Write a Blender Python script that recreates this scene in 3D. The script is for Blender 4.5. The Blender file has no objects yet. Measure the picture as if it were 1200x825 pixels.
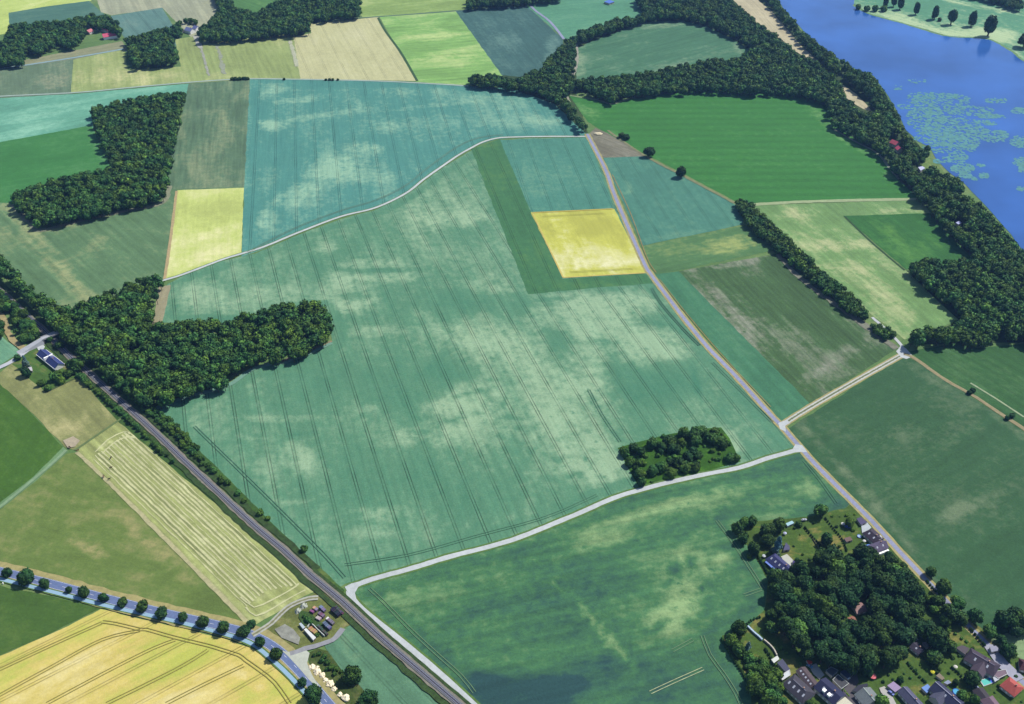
import bpy, bmesh, math, random
import numpy as np
from mathutils import Vector, Matrix, noise
from mathutils.geometry import delaunay_2d_cdt
random.seed(7)
S = bpy.context.scene
COL = S.collection
R = math.radians
# ------------------------------------------------------------------ camera
FPX = 1150.0; YH = -450.0; H = 600.0; CX = 600.0; CY = 412.5
PITCH = math.atan((CY-YH)/FPX)
cam_d = bpy.data.cameras.new('camera'); cam = bpy.data.objects.new('camera', cam_d); COL.objects.link(cam)
cam.location = (0, 0, H); cam.rotation_euler = (math.pi/2-PITCH, 0, 0)
cam_d.sensor_width = 36; cam_d.lens = 36*FPX/1200; cam_d.clip_start = 0.5; cam_d.clip_end = 30000
S.camera = cam
# ------------------------------------------------------------------ light
SUN_AZ = math.atan2(0.50, 0.85)      # direction towards the sun, from +X counter-clockwise
SUN_EL = R(52)
w = bpy.data.worlds.new('World'); S.world = w; w.use_nodes = True
nt = w.node_tree; bg = nt.nodes['Background']
sky = nt.nodes.new('ShaderNodeTexSky'); sky.sky_type = 'NISHITA'; sky.sun_disc = False
sky.sun_elevation = SUN_EL; sky.sun_rotation = math.pi/2-SUN_AZ; sky.altitude = 300
nt.links.new(sky.outputs[0], bg.inputs[0]); bg.inputs[1].default_value = 0.085
sl = bpy.data.lights.new('sun', 'SUN'); sl.energy = 4.2; sl.angle = R(0.5); sl.color = (1.0, 0.95, 0.86)
sun = bpy.data.objects.new('sun', sl); COL.objects.link(sun)
sd = Vector((math.cos(SUN_AZ)*math.cos(SUN_EL), math.sin(SUN_AZ)*math.cos(SUN_EL), math.sin(SUN_EL)))
sun.rotation_euler = sd.to_track_quat('Z', 'Y').to_euler(); sun.location = (0, 0, 900)
S.view_settings.view_transform = 'Standard'; S.view_settings.look = 'None'
S.view_settings.exposure = 0.75; S.view_settings.gamma = 1
HAZE = 0.00004
KEXP = 2.0       # scene brightness of a sunlit white card: display colour / albedo
# ------------------------------------------------------------------ projection helpers
SP, CP = math.sin(PITCH), math.cos(PITCH)
def at(px, py, z=0.0):
    dx = (px-CX)/FPX; dy = -(py-CY)/FPX
    d = Vector((dx, CP+dy*SP, -SP+dy*CP))
    t = (z-H)/d.z
    return Vector((d.x*t, d.y*t, z))
def pix(x, y, z=0.0):
    zz = z-H
    depth = y*CP - zz*SP; up = y*SP + zz*CP
    return CX+FPX*x/depth, CY-FPX*up/depth
def pxm(x, y, z=0.0):     # pixels (of the 1200 px picture) per metre there
    return FPX/(y*CP-(z-H)*SP)
def s2l(c): return c/12.92 if c <= 0.04045 else ((c+0.055)/1.055)**2.4
def disp(r, g, b, k=1.0):       # a surface colour from how it looks in full sun
    return tuple(min(0.85, s2l(v/255)/KEXP*k) for v in (r, g, b))+(1,)
def inpoly(px, py, poly):
    c = False; n = len(poly); j = n-1
    for i in range(n):
        xi, yi = poly[i]; xj, yj = poly[j]
        if (yi > py) != (yj > py) and px < (xj-xi)*(py-yi)/(yj-yi)+xi: c = not c
        j = i
    return c
# ------------------------------------------------------------------ materials
def mat(name):
    m = bpy.data.materials.new(name); m.use_nodes = True
    n = m.node_tree.nodes; p = n['Principled BSDF']
    p.inputs['Roughness'].default_value = 0.9; p.inputs['Specular IOR Level'].default_value = 0.15
    return m, m.node_tree, p
class N:
    def __init__(s, nt): s.nt = nt
    def new(s, t, **k):
        n = s.nt.nodes.new(t)
        for a, b in k.items(): setattr(n, a, b)
        return n
    def link(s, a, b): s.nt.links.new(a, b)
    def val(s, sock, v):
        if hasattr(v, 'links'): s.link(v, sock)
        else: sock.default_value = v[:3] if sock.type == 'VECTOR' and len(v) == 4 else v
    def math(s, op, a, b=None, c=None, clamp=False):
        n = s.new('ShaderNodeMath', operation=op, use_clamp=clamp)
        s.val(n.inputs[0], a)
        if b is not None: s.val(n.inputs[1], b)
        if c is not None: s.val(n.inputs[2], c)
        return n.outputs[0]
    def vmath(s, op, a, b=None):
        n = s.new('ShaderNodeVectorMath', operation=op); s.val(n.inputs[0], a)
        if b is not None: s.val(n.inputs[1], b)
        return n
    def noise(s, vec, scale, detail=4, rough=0.55, dist=0.0):
        n = s.new('ShaderNodeTexNoise'); s.link(vec, n.inputs['Vector'])
        n.inputs['Scale'].default_value = scale; n.inputs['Detail'].default_value = detail
        n.inputs['Roughness'].default_value = rough; n.inputs['Distortion'].default_value = dist
        return n.outputs['Fac']
    def ramp(s, v, lo, hi, a=0.0, b=1.0):
        n = s.new('ShaderNodeMapRange'); s.val(n.inputs[0], v)
        for i, x in enumerate((lo, hi, a, b)): n.inputs[i+1].default_value = x
        return n.outputs[0]
    def mix(s, f, a, b):
        n = s.new('ShaderNodeMix', data_type='RGBA'); s.val(n.inputs[0], f)
        s.val(n.inputs[6], a); s.val(n.inputs[7], b); return n.outputs[2]
    def scale(s, col, f):
        n = s.new('ShaderNodeVectorMath', operation='SCALE'); s.val(n.inputs[0], col); s.val(n.inputs[3], f)
        return n.outputs[0]
def field_mat(name, c0, c1, ang=0.0, streak=0.15, streak_w=4.0, patch=0.5, patch_s=60.0, bias=0.0,
              tram=0.0, tram_phase=0.0, tram_dark=0.45, fine=0.18, bands=0.0, band_w=12.0, attr=True, c2=None, tram_w=0.9):
    """crop: c0 the healthy crop, c1 the dry crop; rows run along ang (radians, from +X)"""
    m, nt, p = mat(name); q = N(nt)
    pos = q.new('ShaderNodeNewGeometry').outputs['Position']
    rot = q.new('ShaderNodeVectorRotate', rotation_type='Z_AXIS'); q.link(pos, rot.inputs['Vector'])
    rot.inputs['Angle'].default_value = -ang
    sep = q.new('ShaderNodeSeparateXYZ'); q.link(rot.outputs[0], sep.inputs[0])
    vv, uu = sep.outputs[0], sep.outputs[1]        # vv along the rows, uu across them
    st = q.vmath('MULTIPLY', rot.outputs[0], (0.06, 1.0, 0.0)).outputs[0]
    n_st = q.noise(st, 1.0/streak_w, 3, 0.6)
    n_st2 = q.noise(st, 1.0/(streak_w*4), 2, 0.5)
    pt = q.vmath('MULTIPLY', rot.outputs[0], (0.55, 1.0, 0.0)).outputs[0]
    n_p = q.noise(pt, 1.0/patch_s, 6, 0.62, 0.6)
    n_p2 = q.noise(pos, 1.0/9.0, 4, 0.6)
    n_f = q.noise(pos, 1.0/1.9, 3, 0.75)
    d = q.ramp(n_p, 0.32, 0.72, -patch, patch)
    d = q.math('ADD', d, bias)
    n_p3 = q.noise(pt, 1.0/3.5, 3, 0.65)
    d = q.math('ADD', d, q.ramp(n_p2, 0.3, 0.7, -0.30, 0.30))
    d = q.math('ADD', d, q.ramp(n_p3, 0.3, 0.7, -0.16, 0.16))
    d = q.math('ADD', d, q.ramp(n_st2, 0.3, 0.7, -streak*1.3, streak*1.3))
    if attr:
        a = q.new('ShaderNodeAttribute', attribute_name='dry')
        # ragged edges: the patch value is broken up by the middle noise
        af = a.outputs['Fac']
        spot = q.ramp(q.noise(pos, 1/7.5, 3, .6), .585, .66, 0.0, 0.55); spot.node.clamp = True
        d = q.math('SUBTRACT', d, q.math('MULTIPLY', spot, q.math('MULTIPLY', af, 1.0, clamp=True)))
        d = q.math('ADD', d, q.math('MULTIPLY', af, q.math('ADD', q.ramp(n_p2, 0.28, 0.72, 0.25, 0.85), q.ramp(n_st2, 0.3, 0.7, 0.2, 0.7))))
    col = q.mix(q.math('MULTIPLY', d, 0.86, clamp=True), c0, c1)
    if c2 is not None:
        neg = q.math('MULTIPLY', d, -1.1, clamp=True); col = q.mix(neg, col, c2)
    else:
        neg = q.math('MULTIPLY', d, -1.3, clamp=True); col = q.mix(neg, col, tuple(v*0.80 for v in c0[:3])+(1,))
    br = q.ramp(n_st, 0.28, 0.72, 1-streak, 1+streak)
    br = q.math('MULTIPLY', br, q.ramp(n_f, 0.25, 0.75, 1-fine, 1+fine))
    if bands:
        bw = q.math('PINGPONG', q.math('ADD', uu, q.math('MULTIPLY', n_p2, 1.5)), band_w/2)
        br = q.math('MULTIPLY', br, q.ramp(bw, band_w*0.12, band_w*0.36, 1-bands, 1+bands))
    if tram:
        u2 = q.math('ADD', uu, 40000.0-tram_phase)
        mm = q.math('MODULO', u2, tram)
        t1 = q.math('LESS_THAN', q.math('ABSOLUTE', q.math('SUBTRACT', mm, 3.0)), tram_w/2)
        t2 = q.math('LESS_THAN', q.math('ABSOLUTE', q.math('SUBTRACT', mm, 5.4)), tram_w/2)
        t = q.math('MAXIMUM', t1, t2)
        # wear along the track
        wv = q.ramp(q.noise(pos, 1/35.0, 3), 0.35, 0.65, 0.35, 1.0)
        t = q.math('MULTIPLY', t, q.math('MULTIPLY', wv, tram_dark))
        br = q.math('MULTIPLY', br, q.math('SUBTRACT', 1.0, t))
    col = q.scale(col, br)
    q.link(col, p.inputs['Base Color'])
    bmp = q.new('ShaderNodeBump'); bmp.inputs['Strength'].default_value = 0.5; bmp.inputs['Distance'].default_value = 0.4
    q.link(n_f, bmp.inputs['Height']); q.link(bmp.outputs[0], p.inputs['Normal'])
    return m
def flat_mat(name, c, var=0.15, scale=0.5, rough=0.85, spec=0.2, big=0.0):
    m, nt, p = mat(name); q = N(nt)
    pos = q.new('ShaderNodeNewGeometry').outputs['Position']
    f = q.ramp(q.noise(pos, scale, 4, 0.6), 0.28, 0.72, 1-var, 1+var)
    if big: f = q.math('MULTIPLY', f, q.ramp(q.noise(pos, scale/12, 3, 0.6), 0.3, 0.7, 1-big, 1+big))
    q.link(q.scale(c, f), p.inputs['Base Color'])
    p.inputs['Roughness'].default_value = rough; p.inputs['Specular IOR Level'].default_value = spec
    return m
def track_mat(name, c_wheel, c_mid):
    """two wheel ruts with a grassy middle; uv x runs across the track"""
    m, nt, p = mat(name); q = N(nt)
    uv = q.new('ShaderNodeUVMap', uv_map='UVMap'); sep = q.new('ShaderNodeSeparateXYZ'); q.link(uv.outputs[0], sep.inputs[0])
    pos = q.new('ShaderNodeNewGeometry').outputs['Position']
    nn = q.noise(pos, 0.4, 4, 0.6)
    a = q.math('ABSOLUTE', q.math('SUBTRACT', sep.outputs[0], 0.5))
    f = q.math('MULTIPLY', q.math('ADD', q.math('SUBTRACT', a, 0.13), q.ramp(nn, 0.3, 0.7, -0.05, 0.05)), 14.0, clamp=True)
    col = q.scale(q.mix(f, c_mid, c_wheel), q.ramp(nn, 0.3, 0.7, 0.85, 1.12))
    q.link(col, p.inputs['Base Color']); return m
_plain = {}
def plain(c, rough=0.7, spec=0.3, var=0.12):
    k = (tuple(round(v, 3) for v in c), rough)
    if k not in _plain: _plain[k] = flat_mat('paint', c, var, 1.2, rough, spec)
    return _plain[k]
# ------------------------------------------------------------------ object helpers
def tag(o, label=None, cat=None, group=None, kind=None):
    if label: o['label'] = label
    if cat: o['category'] = cat
    if group: o['group'] = group
    if kind: o['kind'] = kind
    return o
def link_mesh(name, me, parent=None):
    o = bpy.data.objects.new(name, me); COL.objects.link(o)
    if parent: o.parent = parent
    return o
def empty(name, loc, rz=0):
    o = bpy.data.objects.new(name, None); COL.objects.link(o)
    o.location = loc; o.rotation_euler = (0, 0, rz); o.empty_display_size = 1; return o
class MB:
    def __init__(s): s.v = []; s.f = []; s.mi = []; s.uv = None
    def face(s, pts, mi=0):
        b = len(s.v); s.v += [tuple(p) for p in pts]; s.f.append(tuple(range(b, b+len(pts)))); s.mi.append(mi)
    def box(s, x0, y0, z0, x1, y1, z1, mi=0):
        b = len(s.v)
        s.v += [(x0,y0,z0),(x1,y0,z0),(x1,y1,z0),(x0,y1,z0),(x0,y0,z1),(x1,y0,z1),(x1,y1,z1),(x0,y1,z1)]
        for f in ((0,3,2,1),(4,5,6,7),(0,1,5,4),(1,2,6,5),(2,3,7,6),(3,0,4,7)):
            s.f.append(tuple(b+i for i in f)); s.mi.append(mi)
    def prism(s, poly, z0, z1, mi=0):
        b = len(s.v); n = len(poly)
        s.v += [(x, y, z0) for x, y in poly]+[(x, y, z1) for x, y in poly]
        s.f.append(tuple(b+i for i in range(n-1, -1, -1))); s.f.append(tuple(b+n+i for i in range(n))); s.mi += [mi, mi]
        for i in range(n):
            j = (i+1) % n; s.f.append((b+i, b+j, b+n+j, b+n+i)); s.mi.append(mi)
    def tube(s, p0, p1, r0, r1=None, n=8, mi=0):
        r1 = r0 if r1 is None else r1
        p0, p1 = Vector(p0), Vector(p1); d = (p1-p0).normalized()
        a = d.orthogonal().normalized(); c = d.cross(a); b = len(s.v)
        for p, r in ((p0, r0), (p1, r1)):
            for i in range(n):
                t = 2*math.pi*i/n; s.v.append(tuple(p+a*(r*math.cos(t))+c*(r*math.sin(t))))
        for i in range(n):
            j = (i+1) % n; s.f.append((b+i, b+j, b+n+j, b+n+i)); s.mi.append(mi)
        s.f.append(tuple(b+i for i in range(n-1, -1, -1))); s.f.append(tuple(b+n+i for i in range(n))); s.mi += [mi, mi]
    def lathe(s, prof, n=12, mi=0, cx=0, cy=0):
        b = len(s.v)
        for r, z in prof:
            for i in range(n):
                t = 2*math.pi*i/n; s.v.append((cx+r*math.cos(t), cy+r*math.sin(t), z))
        for k in range(len(prof)-1):
            for i in range(n):
                j = (i+1) % n; s.f.append((b+k*n+i, b+k*n+j, b+(k+1)*n+j, b+(k+1)*n+i)); s.mi.append(mi)
    def mesh(s, name, mats):
        me = bpy.data.meshes.new(name); me.from_pydata(s.v, [], s.f)
        if not isinstance(mats, (list, tuple)): mats = [mats]
        for m in mats: me.materials.append(m)
        if len(mats) > 1: me.polygons.foreach_set('material_index', s.mi)
        me.update(); return me
    def build(s, name, mats, parent=None): return link_mesh(name, s.mesh(name, mats), parent)
# ------------------------------------------------------------------ ground sheets
LAYER = [0]
def dens(poly, step):     # nothing fancy: keep corners, add points along edges in world space
    out = []
    for i, a in enumerate(poly):
        b = poly[(i+1) % len(poly)]
        n = max(1, int((b-a).length/step))
        dd = (b-a).normalized() if (b-a).length else Vector((1, 0)); nn = Vector((-dd.y, dd.x))
        for k in range(n):
            p = a+(b-a)*(k/n)
            if 0 < k: p = p+nn*(noise.noise(Vector((p.x/14, p.y/14, 2)))*1.3)
            out.append(p)
    return out
BLOBS = {}
def blob_val(bl, X, Y, wx, wy, sx, sy):
    v = 0.0
    for b in bl:
        px, py, rx, ry, st = b[:5]; an = R(b[5]) if len(b) > 5 else 0
        dx, dy = X-px, Y-py
        if an: dx, dy = dx*math.cos(an)+dy*math.sin(an), -dx*math.sin(an)+dy*math.cos(an)
        wr = min(rx, ry)
        dx += wx*min(1.0, rx/14)*1.0; dy += wy*min(1.0, ry/14)
        r = math.sqrt((dx/rx)**2+(dy/ry)**2)
        if r < 2.0:
            k = 1/(1+math.exp((r-1.0)*6)); v += st*k
    return v
def sheet(name, pts, m, blobs=None, grid=0, z=None, world=False, kind='structure'):
    if z is None: LAYER[0] += 1; z = 0.005*LAYER[0]
    P = [Vector(p) for p in pts] if world else [at(*p) for p in pts]
    poly = [Vector((p.x, p.y)) for p in P]
    if sum(poly[i-1].x*poly[i].y-poly[i].x*poly[i-1].y for i in range(len(poly))) < 0: poly.reverse()
    if not grid: grid = 60
    bd = dens(poly, min(grid, 9)); n = len(bd)
    vs = list(bd); plist = [(p.x, p.y) for p in poly]
    xs = [p.x for p in poly]; ys = [p.y for p in poly]
    y = min(ys)+grid*0.5
    while y < max(ys):
        x = min(xs)+grid*0.5
        while x < max(xs):
            jx, jy = x+random.uniform(-.2, .2)*grid, y+random.uniform(-.2, .2)*grid
            if inpoly(jx, jy, plist): vs.append(Vector((jx, jy)))
            x += grid
        y += grid
    r = delaunay_2d_cdt(vs, [(i, (i+1) % n) for i in range(n)], [], 1, 1e-4)
    V, F = r[0], r[2]
    me = bpy.data.meshes.new(name); me.from_pydata([(v.x, v.y, z) for v in V], [], [tuple(f) for f in F])
    me.materials.append(m)
    me.update()
    if len(me.polygons) and me.polygons[0].normal.z < 0: me.flip_normals()
    if blobs:
        E = [(poly[i-1], poly[i]) for i in range(len(poly))] if grid <= 6 else []
        at_ = me.attributes.new('dry', 'FLOAT', 'POINT'); vals = []  # crop dryness; negative values also hold the south field's painted cloud shadow
        for v in V:
            X, Y = pix(v.x, v.y)
            q = Vector((v.x/38, v.y/38, 0)); q2 = Vector((v.x/13, v.y/13, 5))
            wx = noise.noise(q)*16+noise.noise(q2)*7; wy = noise.noise(q+Vector((9, 3, 0)))*8+noise.noise(q2+Vector((3, 8, 0)))*4
            b_ = blob_val(blobs, X, Y, wx, wy, 1, 1)
            if E:
                dm = 99.0
                for a0, a1 in E:
                    e = a1-a0; t = max(0.0, min(1.0, (v-a0).dot(e)/max(e.length_squared, 1e-6))); dm = min(dm, (v-a0-e*t).length)
                    if dm < 4: break
                if dm < 16: b_ = b_*.4-.30+(.25 if dm < 5 else 0)
            vals.append(b_)
        at_.data.foreach_set('value', vals)
    o = link_mesh(name, me)
    if kind: o['kind'] = kind
    return o
def smooth_path(P, step=6.0):
    out = []
    n = len(P)
    for i in range(n-1):
        p0 = P[max(0, i-1)]; p1 = P[i]; p2 = P[i+1]; p3 = P[min(n-1, i+2)]
        k = max(2, int((p2-p1).length/step))
        for j in range(k):
            t = j/k
            out.append(0.5*((2*p1)+(p2-p0)*t+(2*p0-5*p1+4*p2-p3)*t*t+(3*p1-p0-3*p2+p3)*t**3))
    out.append(P[-1]); return out
def ribbon_mesh(P, width, z, jag=0.0, off=0.0, step=6.0, thick=0.0):
    P = smooth_path([Vector((p.x, p.y, 0)) for p in P], step)
    L = []
    acc = 0
    for i, p in enumerate(P):
        a = P[max(0, i-1)]; b = P[min(len(P)-1, i+1)]; d = (b-a).normalized(); nrm = Vector((-d.y, d.x, 0))
        wl = width/2+(noise.noise(Vector((p.x/9, p.y/9, 1)))*jag); wr = width/2+(noise.noise(Vector((p.x/9, p.y/9, 7)))*jag)
        L.append((p+nrm*(wl+off), p-nrm*(wr-off), acc)); acc += (b-a).length/2
    v = []; f = []
    for l, r_, _ in L: v += [(l.x, l.y, z), (r_.x, r_.y, z)]
    for i in range(len(L)-1): f.append((2*i+1, 2*i+3, 2*i+2, 2*i))
    me = bpy.data.meshes.new('ribbon'); me.from_pydata(v, [], f)
    uvl = me.uv_layers.new(name='UVMap')
    for poly in me.polygons:
        for li in poly.loop_indices:
            vi = me.loops[li].vertex_index; uvl.data[li].uv = (vi % 2, L[vi//2][2])
    me.update()
    if me.polygons[0].normal.z < 0: me.flip_normals()
    return me
def ribbon(name, pts, width, m, z=None, jag=0.0, off=0.0, kind='structure'):
    if z is None: LAYER[0] += 1; z = 0.005*LAYER[0]
    me = ribbon_mesh([at(*p) for p in pts], width, z, jag, off); me.name = name
    me.materials.append(m); o = link_mesh(name, me)
    if kind: o['kind'] = kind
    return o
def row_ang(a, b):
    p, q_ = at(*a), at(*b); return math.atan2(q_.y-p.y, q_.x-p.x)
def u_of(pt, ang):
    p = at(*pt); return -p.x*math.sin(ang)+p.y*math.cos(ang)
#==FIELDS==
TEAL0 = disp(100, 152, 118); TEAL1 = disp(160, 194, 156); TEAL2 = disp(78, 138, 108)
A_main = row_ang((475, 400), (566, 622))
# base
base = field_mat('countryside_grass', disp(105, 140, 80), disp(165, 170, 110), 0.4, 0.1, 6, 0.6, 300, attr=False, fine=0.2)
me = bpy.data.meshes.new('ground'); me.from_pydata([(-14500, -2500, 0), (14500, -2500, 0), (14500, 16500, 0), (-14500, 16500, 0)], [], [(0, 1, 2, 3)])
me.materials.append(base); tag(link_mesh('ground', me), kind='structure')
def F(name, pts, c0, c1, row=None, **k):
    ang = row_ang(*row) if row else 0.0
    bl = k.pop('blobs', None); g = k.pop('grid', 0); tp = k.pop('tp', None)
    if tp: k['tram_phase'] = u_of(tp, ang)-4.2
    m = field_mat(name+'_crop', disp(*c0), disp(*c1), ang, attr=bool(bl), **k)
    return sheet(name, pts, m, bl, g)
F('woodland_floor', [(640,-25),(900,-25),(915,8),(946,45),(976,66),(1000,84),(1022,88),(1040,114),(1060,150),(1090,186),(1130,228),(1182,279),(1200,302),(1290,400),(1290,420),(1200,401),(1121,403),(1063,404),(1124,375),(1058,318),(1144,307),(1098,261),(1053,210),(1027,178),(976,150),(966,122),(933,112),(819,107),(742,112),(717,121),(674,104),(689,156),(681,156),(651,122),(600,106),(549,101),(560,88),(633,84),(664,45),(727,20),(753,18)], (58,84,44), (100,118,66), ((900,60),(1100,200)), patch=.6)
F('pale_crop_field', [(-30,-25),(108,-25),(107,1),(51,8),(10,15),(13,38),(-30,47)], (200,220,120), (240,245,175), ((0,30),(100,5)), streak=.06, patch=.6, patch_s=50)
F('dark_crop_field', [(10,15),(51,8),(104,1),(125,19),(100,34),(50,44),(12,42)], (85,128,110), (120,155,130), ((10,15),(100,2)), streak=.1)
F('harvested_field', [(106,-25),(240,-25),(262,22),(240,60),(190,9),(131,18),(118,14)], (172,178,148), (200,198,165), ((200,0),(235,60)), streak=.16, streak_w=5, bands=.05, band_w=24)
F('grey_green_field', [(128,19),(190,9),(213,47),(200,60),(150,50)], (105,145,135), (140,168,150), ((128,19),(150,50)), streak=.1, tram=28)
F('meadow', [(255,-25),(345,-25),(330,20),(262,22)], (90,140,75), (140,175,105), ((262,0),(300,15)))
F('verge_field', [(25,71),(143,48),(150,60),(60,74),(25,78)], (150,155,118), (185,180,145), ((30,75),(143,55)))
F('muted_field', [(-40,88),(25,78),(88,69),(84,110),(-40,117)], (112,138,108), (160,168,135), ((40,80),(42,110)), streak=.15, blobs=[(60,95,22,8,.8)], grid=10)
F('olive_field', [(86,70),(145,57),(150,82),(212,78),(205,46),(232,42),(345,40),(353,94),(290,93),(200,99),(83,109)], (160, 178, 110), (204, 206, 146), ((160,80),(163,98)), streak=.16, streak_w=5,
  blobs=[(110,90,22,9,.6),(170,88,35,6,.7),(150,95,30,6,.6),(225,60,14,12,-.5),(300,75,40,15,-.3)], grid=8)
F('golden_field', [(344,43),(365,39),(361,28),(443,20),(488,95),(440,94),(352,93)], (206, 206, 154), (222, 220, 178), ((410,30),(445,90)), streak=.08, tram=29, patch=.4, tram_dark=.35)
F('lime_field', [(445,20),(534,13),(588,86),(592,103),(545,100),(488,96)], (142, 190, 104), (196, 218, 142), ((446,40),(570,30)), streak=.16, streak_w=7, patch=1.0, patch_s=60,
  blobs=[(520,68,40,4,.8,-4),(515,42,30,5,.8,-6),(505,82,30,7,-.4),(500,30,25,5,.5)], grid=8)
F('slate_green_field', [(534,13),(612,7),(620,9),(660,46),(656,80),(630,92),(588,88)], (72, 112, 106), (112, 150, 138), ((545,15),(600,85)), streak=.12, blobs=[(645,60,6,22,.8,20),(590,50,20,12,.4)], grid=8)
F('upper_meadow', [(405,-25),(560,-25),(545,11),(425,21),(418,5)], (150,180,100), (195,210,140), ((420,20),(545,5)), patch=.8)
F('mint_field', [(617,7),(640,-25),(730,-25),(755,20),(700,42),(662,46)], (96,158,122), (130,180,140), ((620,8),(740,0)), streak=.12)
F('dark_green_field', [(674,58),(690,50),(740,31),(765,25),(800,24),(830,32),(862,48),(884,62),(860,74),(800,82),(760,92),(676,96)], (80, 130, 96), (138, 168, 132), ((690,80),(800,50)), streak=.16, streak_w=6, bias=-.1,
  blobs=[(680,75,5,22,.9,5),(770,30,40,3,.7),(870,60,12,5,.7,30),(790,78,40,4,.6,-20)], grid=8)
F('turquoise_field', [(-40,117),(90,110),(222,98),(222,120),(170,135),(108,150),(-40,174)], (112, 178, 150), (152, 210, 180), ((0,150),(100,130)), streak=.1, patch=.7,
  blobs=[(60,130,60,6,.6,-8),(30,155,40,5,.6,-10)], grid=8)
F('grass_field', [(-40,174),(107,147),(130,195),(128,205),(60,240),(-40,250)], (70, 136, 70), (100, 158, 96), ((0,200),(100,185)), streak=.08, blobs=[(116,170,6,26,.9,-25)], grid=8)
F('striped_olive_field', [(221,98),(293,93),(287,222),(200,225),(190,215),(212,140)], (100, 132, 100), (150, 164, 124), ((228,110),(215,215)), streak=.22, streak_w=4, patch=.8,
  blobs=[(255,150,16,25,.35),(272,150,8,12,.5),(215,190,8,40,.4)], grid=8)
F('stubble_pasture', [(-40,235),(12,238),(25,255),(48,270),(102,258),(191,236),(200,222),(286,219),(286,226),(209,226),(192,328),(175,335),(84,372),(58,360),(-40,290)], (104, 140, 98), (160, 172, 122), ((60,270),(125,330)), streak=.18, streak_w=6, patch=.7,
  blobs=[(20,245,25,8,.8,20),(60,268,30,4,.9,-8),(140,247,60,3,.8,-15),(125,290,22,16,.5),(60,310,70,4,.7,40),(80,330,40,8,.6,40),(40,275,50,5,.6,40),(190,270,6,40,-.3)], grid=8)
F('yellow_strip_field', [(208,223),(286,220),(283,297),(192,328),(200,280)], (206, 220, 126), (240, 240, 176), ((215,230),(205,310)), streak=.08, streak_w=4, patch=.7, fine=.12,
  blobs=[(197,300,4,30,.8,8),(255,272,30,6,.7,-15),(240,300,40,6,.7,-18),(250,240,30,10,-.4)], grid=8)
B_up = [(313,147,17,6,1.0),(427,173,20,6,.8),(397,193,38,12,.8,-12),(453,150,22,7,.5),(346,117,25,4,.6,-6),(478,107,34,5,.4),(313,103,14,9,.5),(580,142,22,8,.4),(350,228,22,13,.8),
        (415,207,44,8,.6),(310,258,16,10,.7),(380,135,60,3,.5,-8),(560,115,22,6,.4),(600,120,20,10,.4),(640,140,25,6,.5),(500,125,60,2,.4,-6),(430,100,120,3,-.4)]
up_poly = [(293,92),(345,93),(440,95),(520,99),(600,104),(650,122),(690,160),(660,161),(620,161),(582,163),(555,172),(521,192),(498,209),(475,227),(440,243),(399,254),(350,274),(300,295),(283,301),(286,220)]
A_up = row_ang((388,110),(400,240))
m_up = field_mat('barley_upper', disp(90,154,140), disp(156,200,170), A_up, .11, 4, .45, 60, 0.06, 27.5, u_of((453,180),A_up)-4.2, .5, .16, c2=disp(80,144,134))
sheet('upper_barley_field', up_poly, m_up, B_up, 6)
B_main = [(520,240,48,24,.55),(491,271,20,24,.5),(529,256,40,9,.5),(442,309,44,5,.7),(414,327,38,9,.6),(402,345,28,17,.7),(402,360,26,7,.6),(465,325,28,8,.6),(442,388,38,8,.6),
 (578,335,28,12,.7),(557,391,52,18,.75),(573,415,38,20,.7),(554,471,42,26,.8),(567,507,40,18,.6),(514,507,18,14,.8),(473,512,16,10,.6),(351,537,15,22,.8),(313,548,16,14,.5),(516,476,24,8,.6),
 (448,601,22,8,.7),(427,479,14,3,.7,-12),(615,415,26,32,.5),(638,464,32,34,.6),(689,418,22,30,.6),(690,452,20,16,.5),(709,461,25,18,.6),(664,507,46,34,.6),(697,542,32,28,.8),(714,554,26,16,.6),
 (753,408,46,13,.8),(792,418,20,8,.6),(860,520,12,20,.7,-10),(829,464,22,15,.4),(676,373,66,14,.7),(727,358,62,14,.8),(727,388,62,12,.7),(778,398,30,10,.6),(700,350,70,8,.4),
 (320,345,40,10,.6),(240,350,28,18,.6),(215,345,14,16,.6),(275,362,28,10,.4),(322,490,40,4,.5),(225,505,20,18,.4),(330,590,30,4,.4),(440,625,30,6,.5),(380,290,20,6,.7,-14),(620,560,30,20,.2),
 (445,318,30,3,-.6),(409,347,14,4,-.7),(430,332,26,3,-.5),(575,331,8,3,-.7),(768,447,62,24,-.45),(650,395,22,10,-.5),(540,350,50,12,-.3),(380,440,70,26,-.32),(480,450,70,30,-.32),(400,560,60,40,-.2),(450,550,60,25,-.25),
 (560,580,80,25,-.2),(532,435,24,18,-.5),(556,460,22,2.5,-.9,-12),(540,490,24,2.5,-.9,-14),(506,504,10,2,-.9,-18),(672,536,14,2.5,-1,-14),(676,556,12,2.5,-1,-14),(588,474,5,3,-.9),(597,488,4,2,-.9),(686,505,7,4,-.9),
 (347,510,14,2.5,-.6,-8),(625,500,24,3,-.5,-8),(610,370,12,30,-.4),(800,470,70,30,-.2),(815,450,3,22,-.7,-12),(700,400,20,4,-.6),(770,380,20,3,-.6),(655,350,30,2,-.6,-5)]
main_poly = [(196,333),(215,323),(260,306),(300,297),(350,275),(399,257),(440,246),(475,229),(498,212),(521,195),(555,175),(582,165),(620,162),(686,161),(699,177),(710,200),(719,228),(734,264),
 (754,309),(762,322),(777,342),(802,375),(830,409),(841,420),(866,446),(899,483),(917,502),(935,525),(900,536),(867,546),(829,553),(753,571),(727,579),(702,588),(658,607),(600,631),(529,648),(478,664),(427,677),(405,684),
 (395,690),(330,628),(255,560),(181,478),(216,464),(265,452),(300,429),(343,420),(389,402),(389,385),(374,360),(300,380),(187,378)]
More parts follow.
